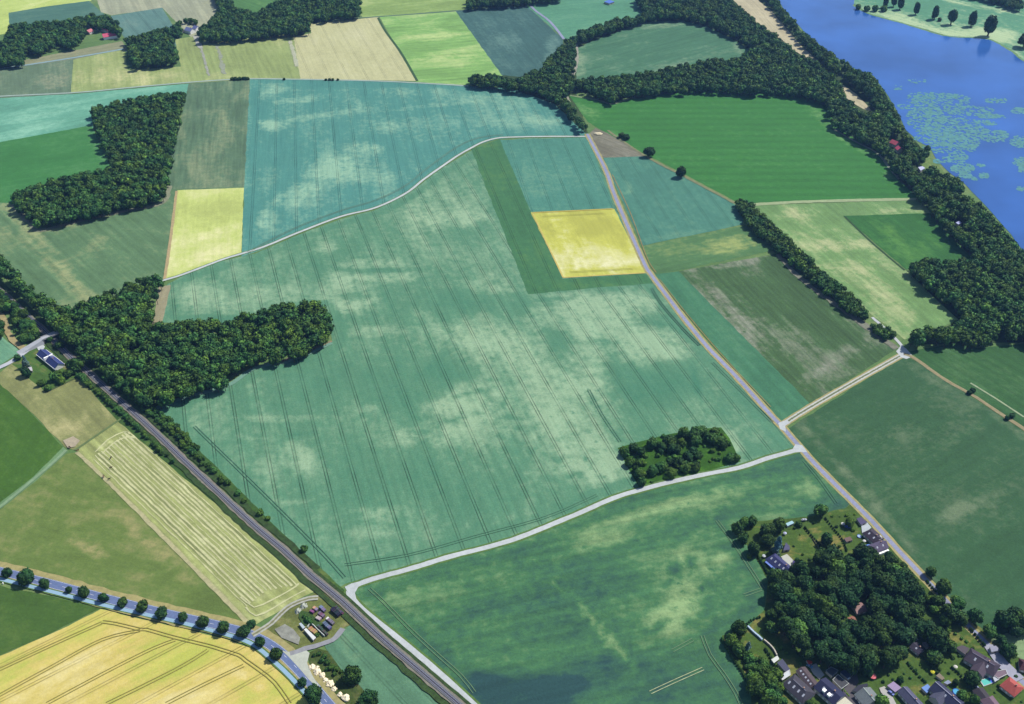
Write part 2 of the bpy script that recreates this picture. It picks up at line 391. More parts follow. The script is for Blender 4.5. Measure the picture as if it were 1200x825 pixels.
m_main = field_mat('barley_main', TEAL0, TEAL1, A_main, .11, 4, .42, 60, 0.10, 22.6, u_of((475,400),A_main)-4.2, .6, .17, c2=TEAL2)
sheet('main_barley_field', main_poly, m_main, B_main, 5)
F('tree_belt_verge', [(186,336),(200,334),(190,380),(178,384)], (165,160,128), (190,185,155), ((195,335),(185,380)))
A_ne = ((590,170),(640,250))
F('trial_strip_field', [(552,175),(586,163),(622,248),(659,327),(757,321),(766,332),(690,338),(619,345)], (74,128,84), (105,150,85), ((578,190),(640,330)), streak=.08, tram=24, tp=(578,190), tram_dark=.5, patch=.4,
  blobs=[(570,170,14,6,.9),(700,335,50,3,.4)], grid=8)
F('teal_corner_field', [(586,164),(689,161),(720,244),(622,248)], (86, 148, 128), (132, 180, 146), ((620,165),(648,240)), streak=.07, tram=26, tp=(614,190), patch=.4)
F('yellow_square_field', [(622,249),(720,245),(758,320),(660,326)], (210, 212, 98), (244, 242, 188), ((640,249),(680,325)), streak=.08, streak_w=5, patch=.9, patch_s=60, fine=.1,
  blobs=[(695,268,26,14,-.9),(670,305,24,10,.6),(650,270,14,20,.5),(710,312,40,8,.5)], grid=6)
F('east_barley_field', [(706,183),(752,181),(800,207),(864,241),(878,262),(752,288)], (84, 142, 122), (120, 170, 138), ((745,190),(800,275)), streak=.07, tram=24, tp=(740,200), tram_dark=.35, blobs=[(800,275,60,3,.6,-8),(735,222,5,9,.7)], grid=8)
F('weedy_strip_field', [(752,289),(878,263),(908,293),(795,317),(768,321)], (92,135,84), (160,178,108), ((760,300),(880,275)), streak=.1,
  blobs=[(860,282,32,10,.9),(830,276,14,6,.6),(845,296,20,4,.6),(876,285,3,16,-.8,-30)], grid=6)
F('fallow_field', [(795,318),(914,297),(1052,408),(952,474),(946,478)], (78, 112, 68), (146, 154, 132), ((820,330),(950,465)), streak=.25, streak_w=4, patch=.8, fine=.25,
  blobs=[(850,308,50,6,1.0,-9),(930,330,14,50,-.6,-50),(960,380,14,60,-.6,-50),(985,420,50,8,.7,-32),(850,370,16,60,.5,-45),(870,380,20,70,.4,-45),(1000,360,9,70,.8,-52)], grid=8)
F('emerald_strip_field', [(766,322),(795,318),(950,474),(917,496)], (76,134,98), (105,155,115), ((780,322),(930,480)), streak=.14, streak_w=6)
F('bright_grass_field', [(667,112),(702,118),(718,121),(760,112),(830,106),(932,110),(966,123),(985,152),(1030,180),(1052,210),(1078,234),(882,240),(862,236),(800,203),(720,162),(689,143)], (64,132,58), (120,170,100), ((800,160),(1000,160)), streak=.05, bands=.06, band_w=20, patch=.3, bias=-.15,
  blobs=[(690,132,22,6,.7,30),(720,160,8,8,.5),(740,175,8,4,.6),(770,190,8,3,.5),(1040,205,8,4,.8,40),(965,140,6,25,.5,-45),(1000,170,30,4,.6,35)], grid=7)
F('bare_corner_field', [(689,158),(698,150),(712,156),(756,183),(706,185)], (128,126,106), (160,158,140), ((690,160),(750,182)), streak=.2)
F('pale_striped_field', [(884,241),(1080,234),(1090,250),(988,254),(1060,316),(1124,376),(1060,398),(1000,352),(920,290),(870,262)], (124, 164, 100), (190, 200, 146), ((900,260),(1040,385)), streak=.18, streak_w=6, patch=.8,
  blobs=[(940,250,24,8,.9),(1060,246,24,5,.9),(975,288,50,7,.8),(990,312,50,9,.7),(1040,350,50,14,.4,40),(1030,380,40,8,.3,40)], grid=7)
F('deep_green_field', [(988,253),(1089,250),(1099,262),(1119,282),(1145,308),(1085,312),(1062,316)], (58, 116, 54), (95, 150, 70), ((1000,255),(1070,310)), streak=.16, streak_w=6, blobs=[(1050,285,8,30,.8,-50),(1090,290,14,10,.6)], grid=7)
F('dark_pasture', [(1066,412),(1121,402),(1146,408),(1240,399),(1290,420),(1290,550),(1200,503),(1144,466),(1109,446)], (60,106,56), (95,135,85), ((1120,430),(1240,500)), streak=.12, bands=.05, band_w=12)
F('east_green_field', [(923,503),(1059,417),(1083,428),(1109,446),(1200,506),(1290,550),(1290,800),(1196,760),(1157,745),(1122,712),(1060,645),(1022,607)], (62, 104, 66), (112, 134, 100), ((960,520),(1060,470)), streak=.08, streak_w=8, patch=.35, bands=.02, band_w=28,
  blobs=[(938,497,7,12,.8,-45),(970,530,50,5,.7,48),(1010,573,40,5,.7,48),(1050,620,40,4,.6,48),(1070,650,70,3,.6,48),(1060,506,16,10,.6),(1090,440,30,8,.6,30),(1125,500,20,30,.4,30),(1140,590,40,8,.6,-25),(1120,600,14,14,.5),
         (1185,500,40,4,.7,35),(960,512,60,5,-.5,48),(1165,600,2,24,.5,-8),(1150,640,1,40,.4)], grid=7)
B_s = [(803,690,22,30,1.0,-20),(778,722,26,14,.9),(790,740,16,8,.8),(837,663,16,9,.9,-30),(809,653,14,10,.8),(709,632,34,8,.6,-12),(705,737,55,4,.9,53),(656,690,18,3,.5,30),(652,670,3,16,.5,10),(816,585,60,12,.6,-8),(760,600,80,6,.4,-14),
       (925,600,40,9,.8,-8),(960,570,24,14,.5),(640,760,80,20,-.2),(610,812,60,22,-.9),(560,805,26,20,-.9),(650,800,30,10,-.7),(780,795,130,28,-.35),(500,795,60,30,-.2),(790,670,3,18,-1.2,5),(796,668,2.5,16,-1.2,-5),(784,672,2,16,-1,0),(812,657,4,8,-1,20),(820,695,3,10,-.9,40),(772,733,12,5,-.9,-30),  # the strong dark blobs along the bottom paint a cloud shadow into the crop
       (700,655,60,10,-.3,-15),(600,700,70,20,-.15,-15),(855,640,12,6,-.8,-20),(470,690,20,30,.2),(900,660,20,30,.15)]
A_s = ((500,730),(860,650))
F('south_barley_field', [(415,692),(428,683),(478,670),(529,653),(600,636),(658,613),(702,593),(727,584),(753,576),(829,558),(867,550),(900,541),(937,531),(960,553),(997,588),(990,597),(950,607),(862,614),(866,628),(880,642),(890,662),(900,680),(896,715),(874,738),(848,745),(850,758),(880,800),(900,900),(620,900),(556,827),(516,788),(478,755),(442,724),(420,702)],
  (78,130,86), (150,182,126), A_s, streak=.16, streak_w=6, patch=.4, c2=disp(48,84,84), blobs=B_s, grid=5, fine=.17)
F('rail_triangle_field', [(384,764),(380,756),(397,745),(407,735),(418,728),(453,760),(491,793),(560,860),(470,880),(430,815),(405,795)], (100,146,114), (140,172,130), ((410,735),(500,830)), streak=.14, streak_w=6, tram=16, tram_dark=.3)
F('mown_hayfield', [(88,527),(140,490),(160,500),(216,548),(302,624),(372,692),(350,702),(330,715),(300,732),(288,730),(190,625),(130,565)], (170, 180, 112), (214, 218, 160), ((120,510),(330,710)), streak=.2, streak_w=4, bands=.13, band_w=11, patch=.4,
  blobs=[(340,700,40,3,.9,-25),(130,515,30,3,.8,-35),(210,640,140,2.5,.8,48),(110,530,20,6,-.4)], grid=6)
F('dry_pasture', [(-60,640),(0,598),(78,532),(90,530),(130,568),(190,628),(288,732),(240,724),(122,694),(61,678),(0,662),(-60,652)], (114, 138, 70), (166, 164, 108), ((0,650),(250,715)), streak=.06, patch=.8, patch_s=40,
  blobs=[(60,600,35,22,.3),(115,648,14,7,.8,20),(95,640,20,5,.6,30),(150,670,40,5,.4,15),(180,640,8,60,.6,-50),(230,690,30,30,-.2),(20,655,40,4,-.4)], grid=7)
F('green_pasture', [(-60,430),(0,448),(40,488),(74,524),(40,560),(0,592),(-60,640)], (76, 116, 42), (108, 142, 66), ((0,450),(70,520)), streak=.05, patch=.6)
F('lane_grass_strip', [(0,597),(-60,645),(-60,636),(0,589),(40,558),(74,524),(80,529),(42,564)], (120,158,110), (150,175,125), ((0,595),(75,527)))
F('tan_paddock', [(0,437),(20,420),(30,432),(54,460),(92,442),(118,463),(144,490),(88,528),(76,524),(40,486),(0,450)], (146,152,96), (192,188,132), ((20,440),(80,510)), streak=.12, patch=.9, patch_s=35,
  blobs=[(85,470,20,14,-.4),(60,500,20,6,.4),(120,480,24,5,.5,40),(30,450,30,5,.6,45)], grid=7)
F('garden_grass', [(14,427),(45,402),(76,392),(100,420),(96,440),(54,460)], (84,120,52), (150,140,90), ((20,420),(70,440)), patch=.9, patch_s=14)
F('mint_corner_field', [(-60,360),(0,392),(24,413),(0,428),(-60,450)], (112,164,130), (150,190,150), ((0,395),(20,412)))
F('lineside_scrub', [(-60,300),(0,335),(24,352),(60,385),(84,405),(128,445),(184,492),(181,476),(262,556),(330,624),(402,690),(410,700),(560,832),(530,840),(418,732),(360,684),(290,622),(140,496),(84,432),(60,410),(0,360),(-60,330)], (70,106,46), (128,138,74), ((84,405),(300,610)), streak=.2, patch=.8, patch_s=14)
F('corner_green_field', [(-60,670),(0,686),(61,699),(118,713),(60,742),(0,768),(-60,795)], (78, 112, 48), (110, 136, 66), ((0,700),(110,715)), streak=.05, patch=.6)
F('wheat_field', [(118,714),(178,728),(224,739),(270,751),(300,762),(330,786),(352,812),(385,860),(385,900),(-80,900),(-80,800),(0,769),(60,743)], (226, 208, 118), (246, 232, 166), ((0,800),(130,735)), streak=.1, streak_w=6, patch=1.0, patch_s=55, fine=.1, tram=30, tp=(110,752), tram_dark=.5, c2=disp(200,205,98),
  blobs=[(190,750,70,8,.5,15),(60,780,60,12,.4,-25),(290,790,40,10,.5,40),(230,775,40,14,-.7,-20),(25,765,18,5,-.6,-25),(100,745,18,6,-.6),(300,800,30,20,-.2),(160,755,20,6,-.5)], grid=6)
F('yard_ground', [(300,744),(318,730),(337,712),(352,703),(372,693),(390,700),(418,728),(404,735),(396,746),(380,757),(358,763),(350,766),(335,768),(318,758)], (120,130,70), (168,160,112), ((330,740),(400,720)), patch=1.0, patch_s=10, fine=.3,
  blobs=[(336,743,14,9,.9),(325,738,10,6,.6),(385,735,16,12,.2),(375,722,18,10,-.6)], grid=3)
F('copse_grass', [(724,525),(745,519),(775,511),(815,503),(845,501),(855,514),(868,541),(830,552),(752,571),(746,566)], (58, 104, 24), (98, 152, 36), ((730,530),(850,510)), patch=1.0, patch_s=14, fine=.3)
F('roadside_bank', [(360,766),(372,760),(384,763),(400,785),(440,822),(470,870),(400,870),(385,822),(368,800)], (78,98,44), (120,118,74), ((365,770),(420,820)), patch=1.0, patch_s=8, fine=.3)
F('village_green', [(858,614),(950,605),(990,596),(1000,590),(1022,608),(1060,645),(1122,712),(1160,745),(1196,760),(1290,800),(1290,900),(880,900),(880,800),(850,758),(846,745),(874,738),(896,715),(900,680),(890,662),(876,640)], (82,112,44), (152,142,78), ((870,620),(1000,600)), patch=1.0, patch_s=12, fine=.3,
  blobs=[(945,640,20,10,-.3),(960,625,12,12,.8),(975,640,12,12,.7),(930,745,20,10,.5),(925,775,10,12,.3),(905,757,10,9,-.5),(1125,745,14,10,.2),(1000,610,18,6,.3),(890,632,6,4,1.0),(1050,790,30,14,-.4)], grid=4)
F('lawn', [(1160,750),(1180,742),(1290,740),(1290,800),(1196,772)], (140,168,120), (160,180,130), ((1160,745),(1200,742)))
F('far_meadow', [(1000,-25),(1000,4),(1018,16),(1062,28),(1110,42),(1140,44),(1160,47),(1186,62),(1200,74),(1300,150),(1500,150),(1500,-60)], (96,158,120), (190,215,165), ((1020,10),(1200,60)), patch=.5, streak=.12,
  blobs=[(1040,18,40,5,.9,12),(1090,35,50,6,1,12),(1140,40,40,7,1.1,8),(1170,40,20,8,.9),(1180,12,24,3,.8,10),(1165,18,20,1.5,.8,-28),(1120,2,20,2,.9,10),(1190,60,10,8,.6)], grid=10)
F('sand_bank', [(850,-10),(885,-3),(905,14),(925,38),(940,55),(957,70),(952,72),(935,62),(915,50),(896,36),(880,22)], (205,196,160), (225,215,185), ((890,5),(950,70)), patch=.6)
F('sand_slope', [(980,98),(987,99),(1003,110),(1015,122),(1022,131),(1012,128),(1000,121),(988,112)], (205,196,160), (225,215,185), ((985,100),(1010,120)))
F('bank_grass', [(1060,172),(1086,176),(1096,190),(1128,226),(1180,274),(1172,278),(1120,232),(1080,200)], (110,140,72), (160,172,110), ((1080,180),(1120,225)), patch=.8, patch_s=14)
# ------------------------------------------------------------------ lake
m_w, nt_w, p_w = mat('lake_water'); q = N(nt_w)
pos = q.new('ShaderNodeNewGeometry').outputs['Position']
nb = q.ramp(q.noise(pos, 1/140.0, 3, .5), .35, .65, .8, 1.2)
q.link(q.scale((.022, .078, .26, 1), nb), p_w.inputs['Base Color'])
p_w.inputs['Roughness'].default_value = .12; p_w.inputs['IOR'].default_value = 1.33; p_w.inputs['Specular IOR Level'].default_value = .5
bmp = q.new('ShaderNodeBump'); bmp.inputs['Strength'].default_value = .25; bmp.inputs['Distance'].default_value = .15
q.link(q.noise(pos, .6, 3, .6), bmp.inputs['Height']); q.link(bmp.outputs[0], p_w.inputs['Normal'])
lake_poly = [(905,-28),(908,-5),(918,10),(948,43),(978,66),(1006,84),(1024,89),(1042,114),(1052,132),(1062,153),(1076,166),(1090,173),(1098,188),(1110,200),(1131,216),(1140,226),(1154,240),(1185,275),(1204,302),(1300,420),(1800,700),(1700,160),(1300,132),(1204,74),(1188,62),(1162,47),(1140,44),(1108,42),(1060,28),(1018,16),(1000,6),(1010,-28)]
o = sheet('lake', lake_poly, m_w)
LAKE_Z = o.data.vertices[0].co.z
o = ribbon('lake_shore', [(1000,6),(1018,16),(1060,28),(1108,42),(1140,44),(1162,47),(1188,62),(1204,74),(1300,132)], 5, flat_mat('reeds', disp(110,150,90), .3, .3), jag=2)
#==PATHS==
m_white = flat_mat('white_gravel', disp(205, 212, 214), .12, .3, big=.08)
m_verge = flat_mat('verge_grass', disp(96, 130, 62), .25, .3)
m_tan = flat_mat('dry_verge', disp(176, 168, 112), .2, .3)
m_red = flat_mat('bare_verge', disp(140, 112, 96), .2, .4)
m_asph = flat_mat('blue_grey_asphalt', disp(112, 130, 174), .14, .5, big=.06)
m_lane = flat_mat('pale_lane_asphalt', disp(156, 162, 192), .16, .5, big=.1)
m_cycle = flat_mat('pale_cycle_asphalt', disp(160, 196, 222), .06, .5)
m_line = flat_mat('road_paint', (.55, .56, .58, 1), .1, 2)
P_upper = [(190,329),(215,321.5),(260,304.5),(283,297.5),(310,289),(350,272.5),(399,254),(440,243.5),(475,227),(497,210),(521,193),(538,181.5),(554,172.5),(566,166.5),(582,162),(600,160.8),(640,160),(688,160)]
P_lane = [(688,157),(698,176),(710,200),(720,228),(735,264),(755,309),(763,322),(778,342),(803,375),(831,409),(842,420),(867,446),(900,483),(918,502),(938,525),(961,550),(994,583),(1020,609),(1048,640),(1078,672),(1096,691),(1111,707),(1125,722),(1139,738),(1157,755),(1175,778),(1200,801),(1240,840)]
P_south = [(938,526),(920,531.5),(900,537),(867,548),(829,555.5),(790,564),(753,573.5),(727,581),(702,591),(680,601),(658,610),(630,621.5),(600,633),(565,643),(529,652),(478,667.5),(450,675),(427,682),(414,688),(409,694),(413,702),(424,714),(442,729),(460,743),(478,757.5),(516,790),(554,825),(590,858)]
P_north = [(917,498),(946,479.5),(1002,447),(1042,424.5),(1059,415)]
ribbon('path_verge', P_upper, 5.5, m_verge, jag=.6); ribbon('white_path', P_upper, 3.4, m_white, jag=.25)
ribbon('lane_verge', P_lane, 8.5, m_tan, jag=.8)
ribbon('path_verge', P_south, 8.0, m_verge, jag=.8); ribbon('white_path', P_south, 4.6, m_white, jag=.4)
ribbon('path_verge', P_north, 8, m_tan, jag=.6)
m_two = track_mat('rutted_track', disp(205, 208, 200), disp(118, 128, 92))
ribbon('rutted_track', P_north, 5.0, m_two)
ribbon('lane', P_lane, 4.0, m_lane, jag=.15)
ribbon('white_path', [(1059,415),(1058,408),(1053,401),(1040,388),(1022,372)], 3.6, m_white, jag=.4)
sheet('white_path', [(1050,412),(1056,405),(1062,409),(1070,418),(1062,421),(1056,419)], m_white)
sheet('white_path', [(404,688),(412,684),(428,680),(434,681),(420,688),(416,695),(418,704),(410,698)], m_white)
sheet('white_path', [(926,531),(932,521),(940,522),(946,530),(938,530)], m_white)
sheet('white_path', [(914,503),(912,496),(922,492),(926,496),(920,499),(921,506)], m_white)
ribbon('field_track', [(1059,415),(1068,418),(1083,428),(1109,446),(1144,466),(1180,490),(1200,503),(1250,540)], 4.2, flat_mat('orange_soil', disp(160,150,112), .2, .3), jag=.8)
ribbon('field_track', [(1137,449),(1160,463),(1200,489)], 2.2, flat_mat('pale_soil', disp(160,178,140), .2, .3), jag=.5)
ribbon('top_path', [(-40,116),(0,113),(90,108.5),(150,103),(200,98.5),(250,94.5),(290,92.5),(345,93),(440,95),(520,99),(549,101)], 4.5, flat_mat('pale_dirt', disp(170,190,180), .1, .1), jag=.5)
ribbon('top_road', [(-40,86),(0,80.5),(40,75),(82,68.5),(120,62),(145,57.5)], 6, flat_mat('pale_road', disp(150,180,185), .1, .1), jag=.5)
ribbon('top_road', [(364,26),(425,21),(480,17),(534,13),(600,8),(617,7)], 4, flat_mat('dim_road', disp(95,125,110), .1, .1))
ribbon('top_lane', [(600,5),(617,4),(628,13),(645,26),(661,46)], 5, m_lane)
ribbon('top_path', [(667,120),(662,106),(672,86),(676,70),(675,52)], 6, flat_mat('sandy_soil', disp(165,165,150), .15, .1), jag=2)
ribbon('field_margin', [(443,21),(452,37),(470,62),(489,95)], 4, flat_mat('dark_margin', disp(60,95,50), .2, .2))
ribbon('dirt_track', [(229,44),(236,58),(241,75),(245,89)], 4, flat_mat('grey_dirt', disp(168,172,158), .2, .2), jag=3)
ribbon('dirt_track', [(254,54),(260,72),(262,87)], 6, flat_mat('grey_dirt', disp(160,168,145), .2, .2), jag=5)
ribbon('dirt_track', [(339,48),(344,62),(348,78)], 6, flat_mat('grey_dirt', disp(190,194,165), .2, .2), jag=3)
sheet('white_path', [(226,43),(233,42),(238,56),(232,56)], flat_mat('grey_dirt', disp(190,192,182), .2, .2))
ribbon('field_edge', [(199,218),(190,238),(150,247),(102,257),(48,270),(36,262),(14,240)], 7, flat_mat('trodden_grass', disp(146,152,124), .2, .2), jag=2.5)
ribbon('field_edge', [(207,224),(200,280),(193,327)], 3.5, flat_mat('tan_edge', disp(190,170,125), .15, .2), jag=.6)
ribbon('field_edge', [(881,240),(960,236),(1078,233.5)], 7, flat_mat('cut_grass', disp(165,182,135), .15, .2), jag=1)
ribbon('field_edge', [(1053,210),(1040,194),(1027,179),(1000,165),(978,152)], 4, flat_mat('pale_edge', disp(150,165,140), .2, .2), jag=1)
ribbon('field_edge', [(668,112),(702,118),(718,122),(742,114)], 4, flat_mat('pale_edge', disp(140,160,120), .2, .2), jag=1)
ribbon('field_edge', [(912,298),(940,328),(1000,372),(1050,409)], 7, flat_mat('trodden_edge', disp(135,138,120), .25, .2), jag=3)
ribbon('field_edge', [(990,254),(1020,283),(1060,317)], 2.5, flat_mat('dark_margin', disp(50,84,44), .2, .2))
ribbon('field_edge', [(715,205),(736,250),(755,302),(766,320)], 1.0, flat_mat('orange_margin', disp(160,145,92), .2, .2), off=3)
ribbon('field_edge', [(770,328),(803,370),(842,416),(900,478)], 1.0, flat_mat('orange_margin', disp(150,150,95), .2, .2), off=3)
ribbon('field_edge', [(624,250),(660,325.5)], 1.8, flat_mat('orange_margin', disp(215,200,110), .1, .2)); ribbon('field_edge', [(660,325.5),(756,320)], 1.8, flat_mat('orange_margin', disp(215,200,110), .1, .2))
ribbon('field_edge', [(624,249.5),(718,245)], 2.2, flat_mat('orange_margin', disp(205,185,85), .1, .2))
ribbon('field_edge', [(712,153),(756,183),(800,206),(860,238)], 4, flat_mat('brown_edge', disp(135,140,100), .2, .2), jag=1)
ribbon('field_edge', [(389,402),(343,422),(300,431),(265,453),(216,466),(183,479)], 5, flat_mat('barley_edge', disp(122,168,148), .1, .2), jag=1)
ribbon('field_edge', [(389,400),(360,412),(330,424)], 3, flat_mat('bare_soil_edge', disp(150,140,112), .2, .2), jag=1.2)
ribbon('field_edge', [(90,530),(130,568),(190,628),(290,730)], 3.2, flat_mat('straw_edge', disp(190,186,140), .2, .3), jag=1)
ribbon('field_edge', [(54,460),(92,442)], 2, flat_mat('dark_margin', disp(84,100,60), .2, .2))
ribbon('field_edge', [(88,528),(142,491)], 2.5, flat_mat('green_margin', disp(110,130,80), .2, .2))
m_sw = flat_mat('straw_swath', disp(216, 218, 166), .2, .25, big=.12)
La, Lb, Ra, Rb = at(106, 537), at(292, 716), at(150, 503), at(356, 690)
for k in range(13):
    t = (k+.35)/12.8; a_ = La.lerp(Ra, t); b_ = Lb.lerp(Rb, t); e_ = min(t, 1-t)
    a_, b_ = a_.lerp(b_, .0+.03*(.5-abs(t-.5))), b_.lerp(a_, .02+.06*(.5-abs(t-.5)))
    LAYER[0] += .2; me_ = ribbon_mesh([a_, a_.lerp(b_, .5)+Vector((.6*math.sin(k), .5, 0)), b_], .8+.9*((k*7) % 3)/2, .005*LAYER[0], .9); me_.materials.append(m_sw); me_.name = 'straw_swath'; link_mesh('straw_swath', me_)['kind'] = 'structure'
for pts_ in ([(112,530),(126,516),(146,506),(152,509)], [(120,532),(134,519),(150,512),(158,514)], [(288,712),(300,722),(322,712),(342,700),(358,692)], [(282,700),(298,712),(320,703),(340,692),(350,684)]): ribbon('straw_swath', pts_, 1.3, m_sw, jag=.9)
# headland wheel tracks, cut as thin strips into the crop
m_rut = flat_mat('crop_rut', disp(84, 132, 104), .15, .2)
m_rut2 = flat_mat('dry_rut', disp(112, 148, 108), .15, .2)
m_rut3 = flat_mat('wheat_rut', disp(166, 156, 78), .15, .2)
def ruts(pts, m, wd=.55, gap=2.3):
    z0 = LAYER[0]; ribbon('wheel_track', pts, wd, m, off=-gap/2); ribbon('wheel_track', pts, wd, m, off=gap/2)
ruts([(205,322),(290,296),(345,268),(400,247),(440,235),(475,218),(500,198),(535,173),(560,162),(590,158)][1:], flat_mat('upper_rut', disp(120,150,120), .15, .2))
ruts([(262,0.0)][:0] or [(228,500),(300,570),(370,640),(404,677)], m_rut)
ruts([(404,662),(480,650),(560,628),(640,606),(700,580)], flat_mat('faint_rut', disp(92,144,110), .1, .2))
ruts([(433,690),(450,706),(480,737),(510,765),(540,792),(556,812)], m_rut2)
ruts([(840,610),(862,640),(880,668),(894,690)], m_rut2); ruts([(823,745),(832,768),(848,790),(862,812),(870,830)], m_rut2)
ruts([(762,812),(790,799),(824,784)], flat_mat('pale_rut', disp(180,192,148), .35, .3), .55); ruts([(788,763),(812,750)], m_rut2); ruts([(872,698),(892,691)], m_rut2)
ruts([(764,338),(775,356),(800,385),(820,405)], m_rut, 1.2); ruts([(835,425),(860,450),(885,475),(905,495)], m_rut)
ruts([(690,457),(706,487),(727,518)], m_rut); 
ruts([(950,545),(965,560),(978,590)][:0] or [(942,540),(960,562),(980,590)], m_rut)
ruts([(120,729),(135,731),(165,738),(172,738),(204,747),(245,757),(258,761),(280,768),(288,774),(305,786),(322,800),(340,825)], m_rut3)
for a in ([(0,815),(60,782),(120,750),(165,739)], [(55,825),(130,785),(180,760),(206,750)], [(125,825),(170,803),(215,780),(244,762)], [(195,825),(240,802),(286,780)], [(0,785),(60,757),(120,730)]): ruts(a, m_rut3)
for a in ([(636,254),(664,252.5),(708,250)], [(668,319),(700,317.5),(742,315)]): ruts(a, flat_mat('yellow_rut', disp(205,205,100), .1, .2), .5)
# ------------------------------------------------------------------ main road, cycle path
P_road = [(-70,654),(0,670),(61,685),(122,701.3),(178,715.5),(219,725),(250,732),(270,737),(288,742),(305,749.5),(318,757),(333,768.5),(354,790),(370,808),(387,828),(420,865)]
P_cyc = [(-70,661),(0,679),(61,694),(122,709.8),(178,722.3),(224,733),(250,740),(270,745.5),(285,750.5),(300,758),(316,771),(333,786.5),(349,803),(366,822),(395,860)]
ribbon('road_verge', P_road, 17, m_tan, jag=1.5); ribbon('road_verge', P_cyc, 4.8, m_verge, jag=.6)
ribbon('main_road', P_road, 7.6, m_asph)
ribbon('road_line', P_road, .14, m_line, off=3.4); ribbon('road_line', P_road, .14, m_line, off=-3.4)
Pw = smooth_path([at(*p) for p in P_road], 3.0); LAYER[0] += 1; mb = MB(); zz = .005*LAYER[0]
for i in range(0, len(Pw)-1, 4):
    a, b = Pw[i], Pw[i+1]; d = (b-a).normalized(); nn = Vector((-d.y, d.x, 0))*.09; b = a+d*3
    mb.face([(a+nn).to_tuple()[:2]+(zz,), (a-nn).to_tuple()[:2]+(zz,), (b-nn).to_tuple()[:2]+(zz,), (b+nn).to_tuple()[:2]+(zz,)])
tag(mb.build('road_line', m_line), kind='structure')
ribbon('cycle_path', P_cyc, 3.0, m_cycle)
m_yard = flat_mat('white_yard_gravel', disp(200, 206, 192), .12, .3, big=.1)
sheet('yard_gravel', [(322,738),(334,732),(344,738),(352,748),(350,756),(340,752),(330,748)], flat_mat('grey_yard_gravel', disp(158,160,150), .3, .25))
sheet('yard_rank_grass', [(352,716),(362,718),(372,726),(380,734),(376,738),(366,732),(356,734),(350,724)], flat_mat('rank_grass', disp(62,92,40), .4, .3))
sheet('gravel_apron', [(329,762),(334,764),(350,766),(358,762),(363,766),(360,778),(366,792),(376,808),(380,815),(374,809),(362,797),(350,783),(338,770)], m_yard)
m_gt = flat_mat('gravel_track', disp(160, 162, 168), .15, .3)
ribbon('gravel_track', [(340,767),(358,761),(378,755),(390,751),(397,744),(402,737)], 4.0, m_gt, jag=1.0)
ribbon('gravel_track', [(296,745),(306,739),(318,731),(328,721),(338,712),(350,706),(362,702),(373,701)], 4.4, track_mat('rutted_gravel', disp(190,192,180), disp(140,140,100)))
ribbon('bridge_road', [(-60,456),(0,431),(15,423.5),(30,413),(44,402.5),(54,395.5)], 5.5, flat_mat('bleached_road', disp(196,200,208), .1, .3, big=.1), jag=.3)
sheet('drive', [(42,404),(47,400),(53,407),(50,412),(45,411)], m_white)
ribbon('sandy_track', [(-20,352),(0,368),(6,378),(10,390),(18,402),(30,410)], 6, flat_mat('sandy_track', disp(176,162,116), .2, .2), jag=1.5)
ribbon('lane_ruts', [(-60,642),(0,595),(40,562),(60,545),(78,528)], 3.0, flat_mat('pale_edge', disp(140,170,130), .15, .2), jag=.4)
sheet('trampled_soil', [(74,517),(86,512),(94,517),(88,524),(80,526)], flat_mat('trampled_soil', disp(188,176,150), .15, .4))
# ------------------------------------------------------------------ railway
P_rail = [(-60,286),(0,341),(3,343.5),(27,366),(40,377.5),(53,389),(63.6,400),(84,420),(103,436.5),(122,453.5),(153,481),(178,503.5),(216,540),(254,575.5),(300,618),(333,645.5),(363,673.5),(402,706),(422,725),(453,753.5),(491,786),(537,825.5),(580,862)]
ribbon('railway_shoulder', P_rail, 7.6, flat_mat('shoulder_stone', disp(140, 136, 122), .25, .3), jag=1.0)
LAYER[0] += 8; zb = .005*LAYER[0]
m_bal = flat_mat('ballast', disp(122, 124, 128), .22, .9, big=.08)
m_slp = flat_mat('sleeper_concrete', disp(88, 92, 112), .15, 1.0)
m_steel = flat_mat('rail_steel', disp(190, 195, 225), .08, 1, .4, .5)
Pr = smooth_path([Vector((at(*p).x, at(*p).y, 0)) for p in P_rail], 8.0)
def along(P, off, w0, z0, w1, z1, name, m, parent=None):     # a continuous raised profile along a path
    v = []; f = []
    for i, p in enumerate(P):
        a = P[max(0, i-1)]; b = P[min(len(P)-1, i+1)]; d = (b-a).normalized(); nn = Vector((-d.y, d.x, 0))
        for o_, z in ((-w0, z0), (-w1, z1), (w1, z1), (w0, z0)):
            c = p+nn*(off+o_); v.append((c.x, c.y, z))
    for i in range(len(P)-1):
        for k in range(3): b0 = 4*i+k; f.append((b0, b0+1, b0+5, b0+4))
    me = bpy.data.meshes.new(name); me.from_pydata(v, [], f); me.materials.append(m); me.update()
    if me.polygons[1].normal.z < 0: me.flip_normals()
    return link_mesh(name, me, parent)
m_low = flat_mat('low_scrub', disp(58, 84, 38), .45, .35)
ribbon('railway_verge', P_rail[:17], 5.0, m_low, jag=1.6, off=7.2); ribbon('railway_verge', P_rail[16:], 2.4, m_low, jag=.4, off=4.9); ribbon('railway_verge', P_rail, 4.0, m_low, jag=1.4, off=-6.6)
rail_root = along(Pr, 0, 2.6, zb-.1, 2.0, zb+.35, 'railway', m_bal); rail_root['kind'] = 'structure'
o = along(Pr, .0, 1.25, zb+.36, 1.25, zb+.37, 'sleeper_bed', m_slp); o.data.materials[0] = flat_mat('sleeper_bed', disp(80, 80, 88), .2, 1.6); o['kind'] = 'structure'
for s_ in (-1, 1):
    o = along(Pr, s_*.76, .14, zb+.39, .10, zb+.55, 'rail', m_steel); o['kind'] = 'structure'
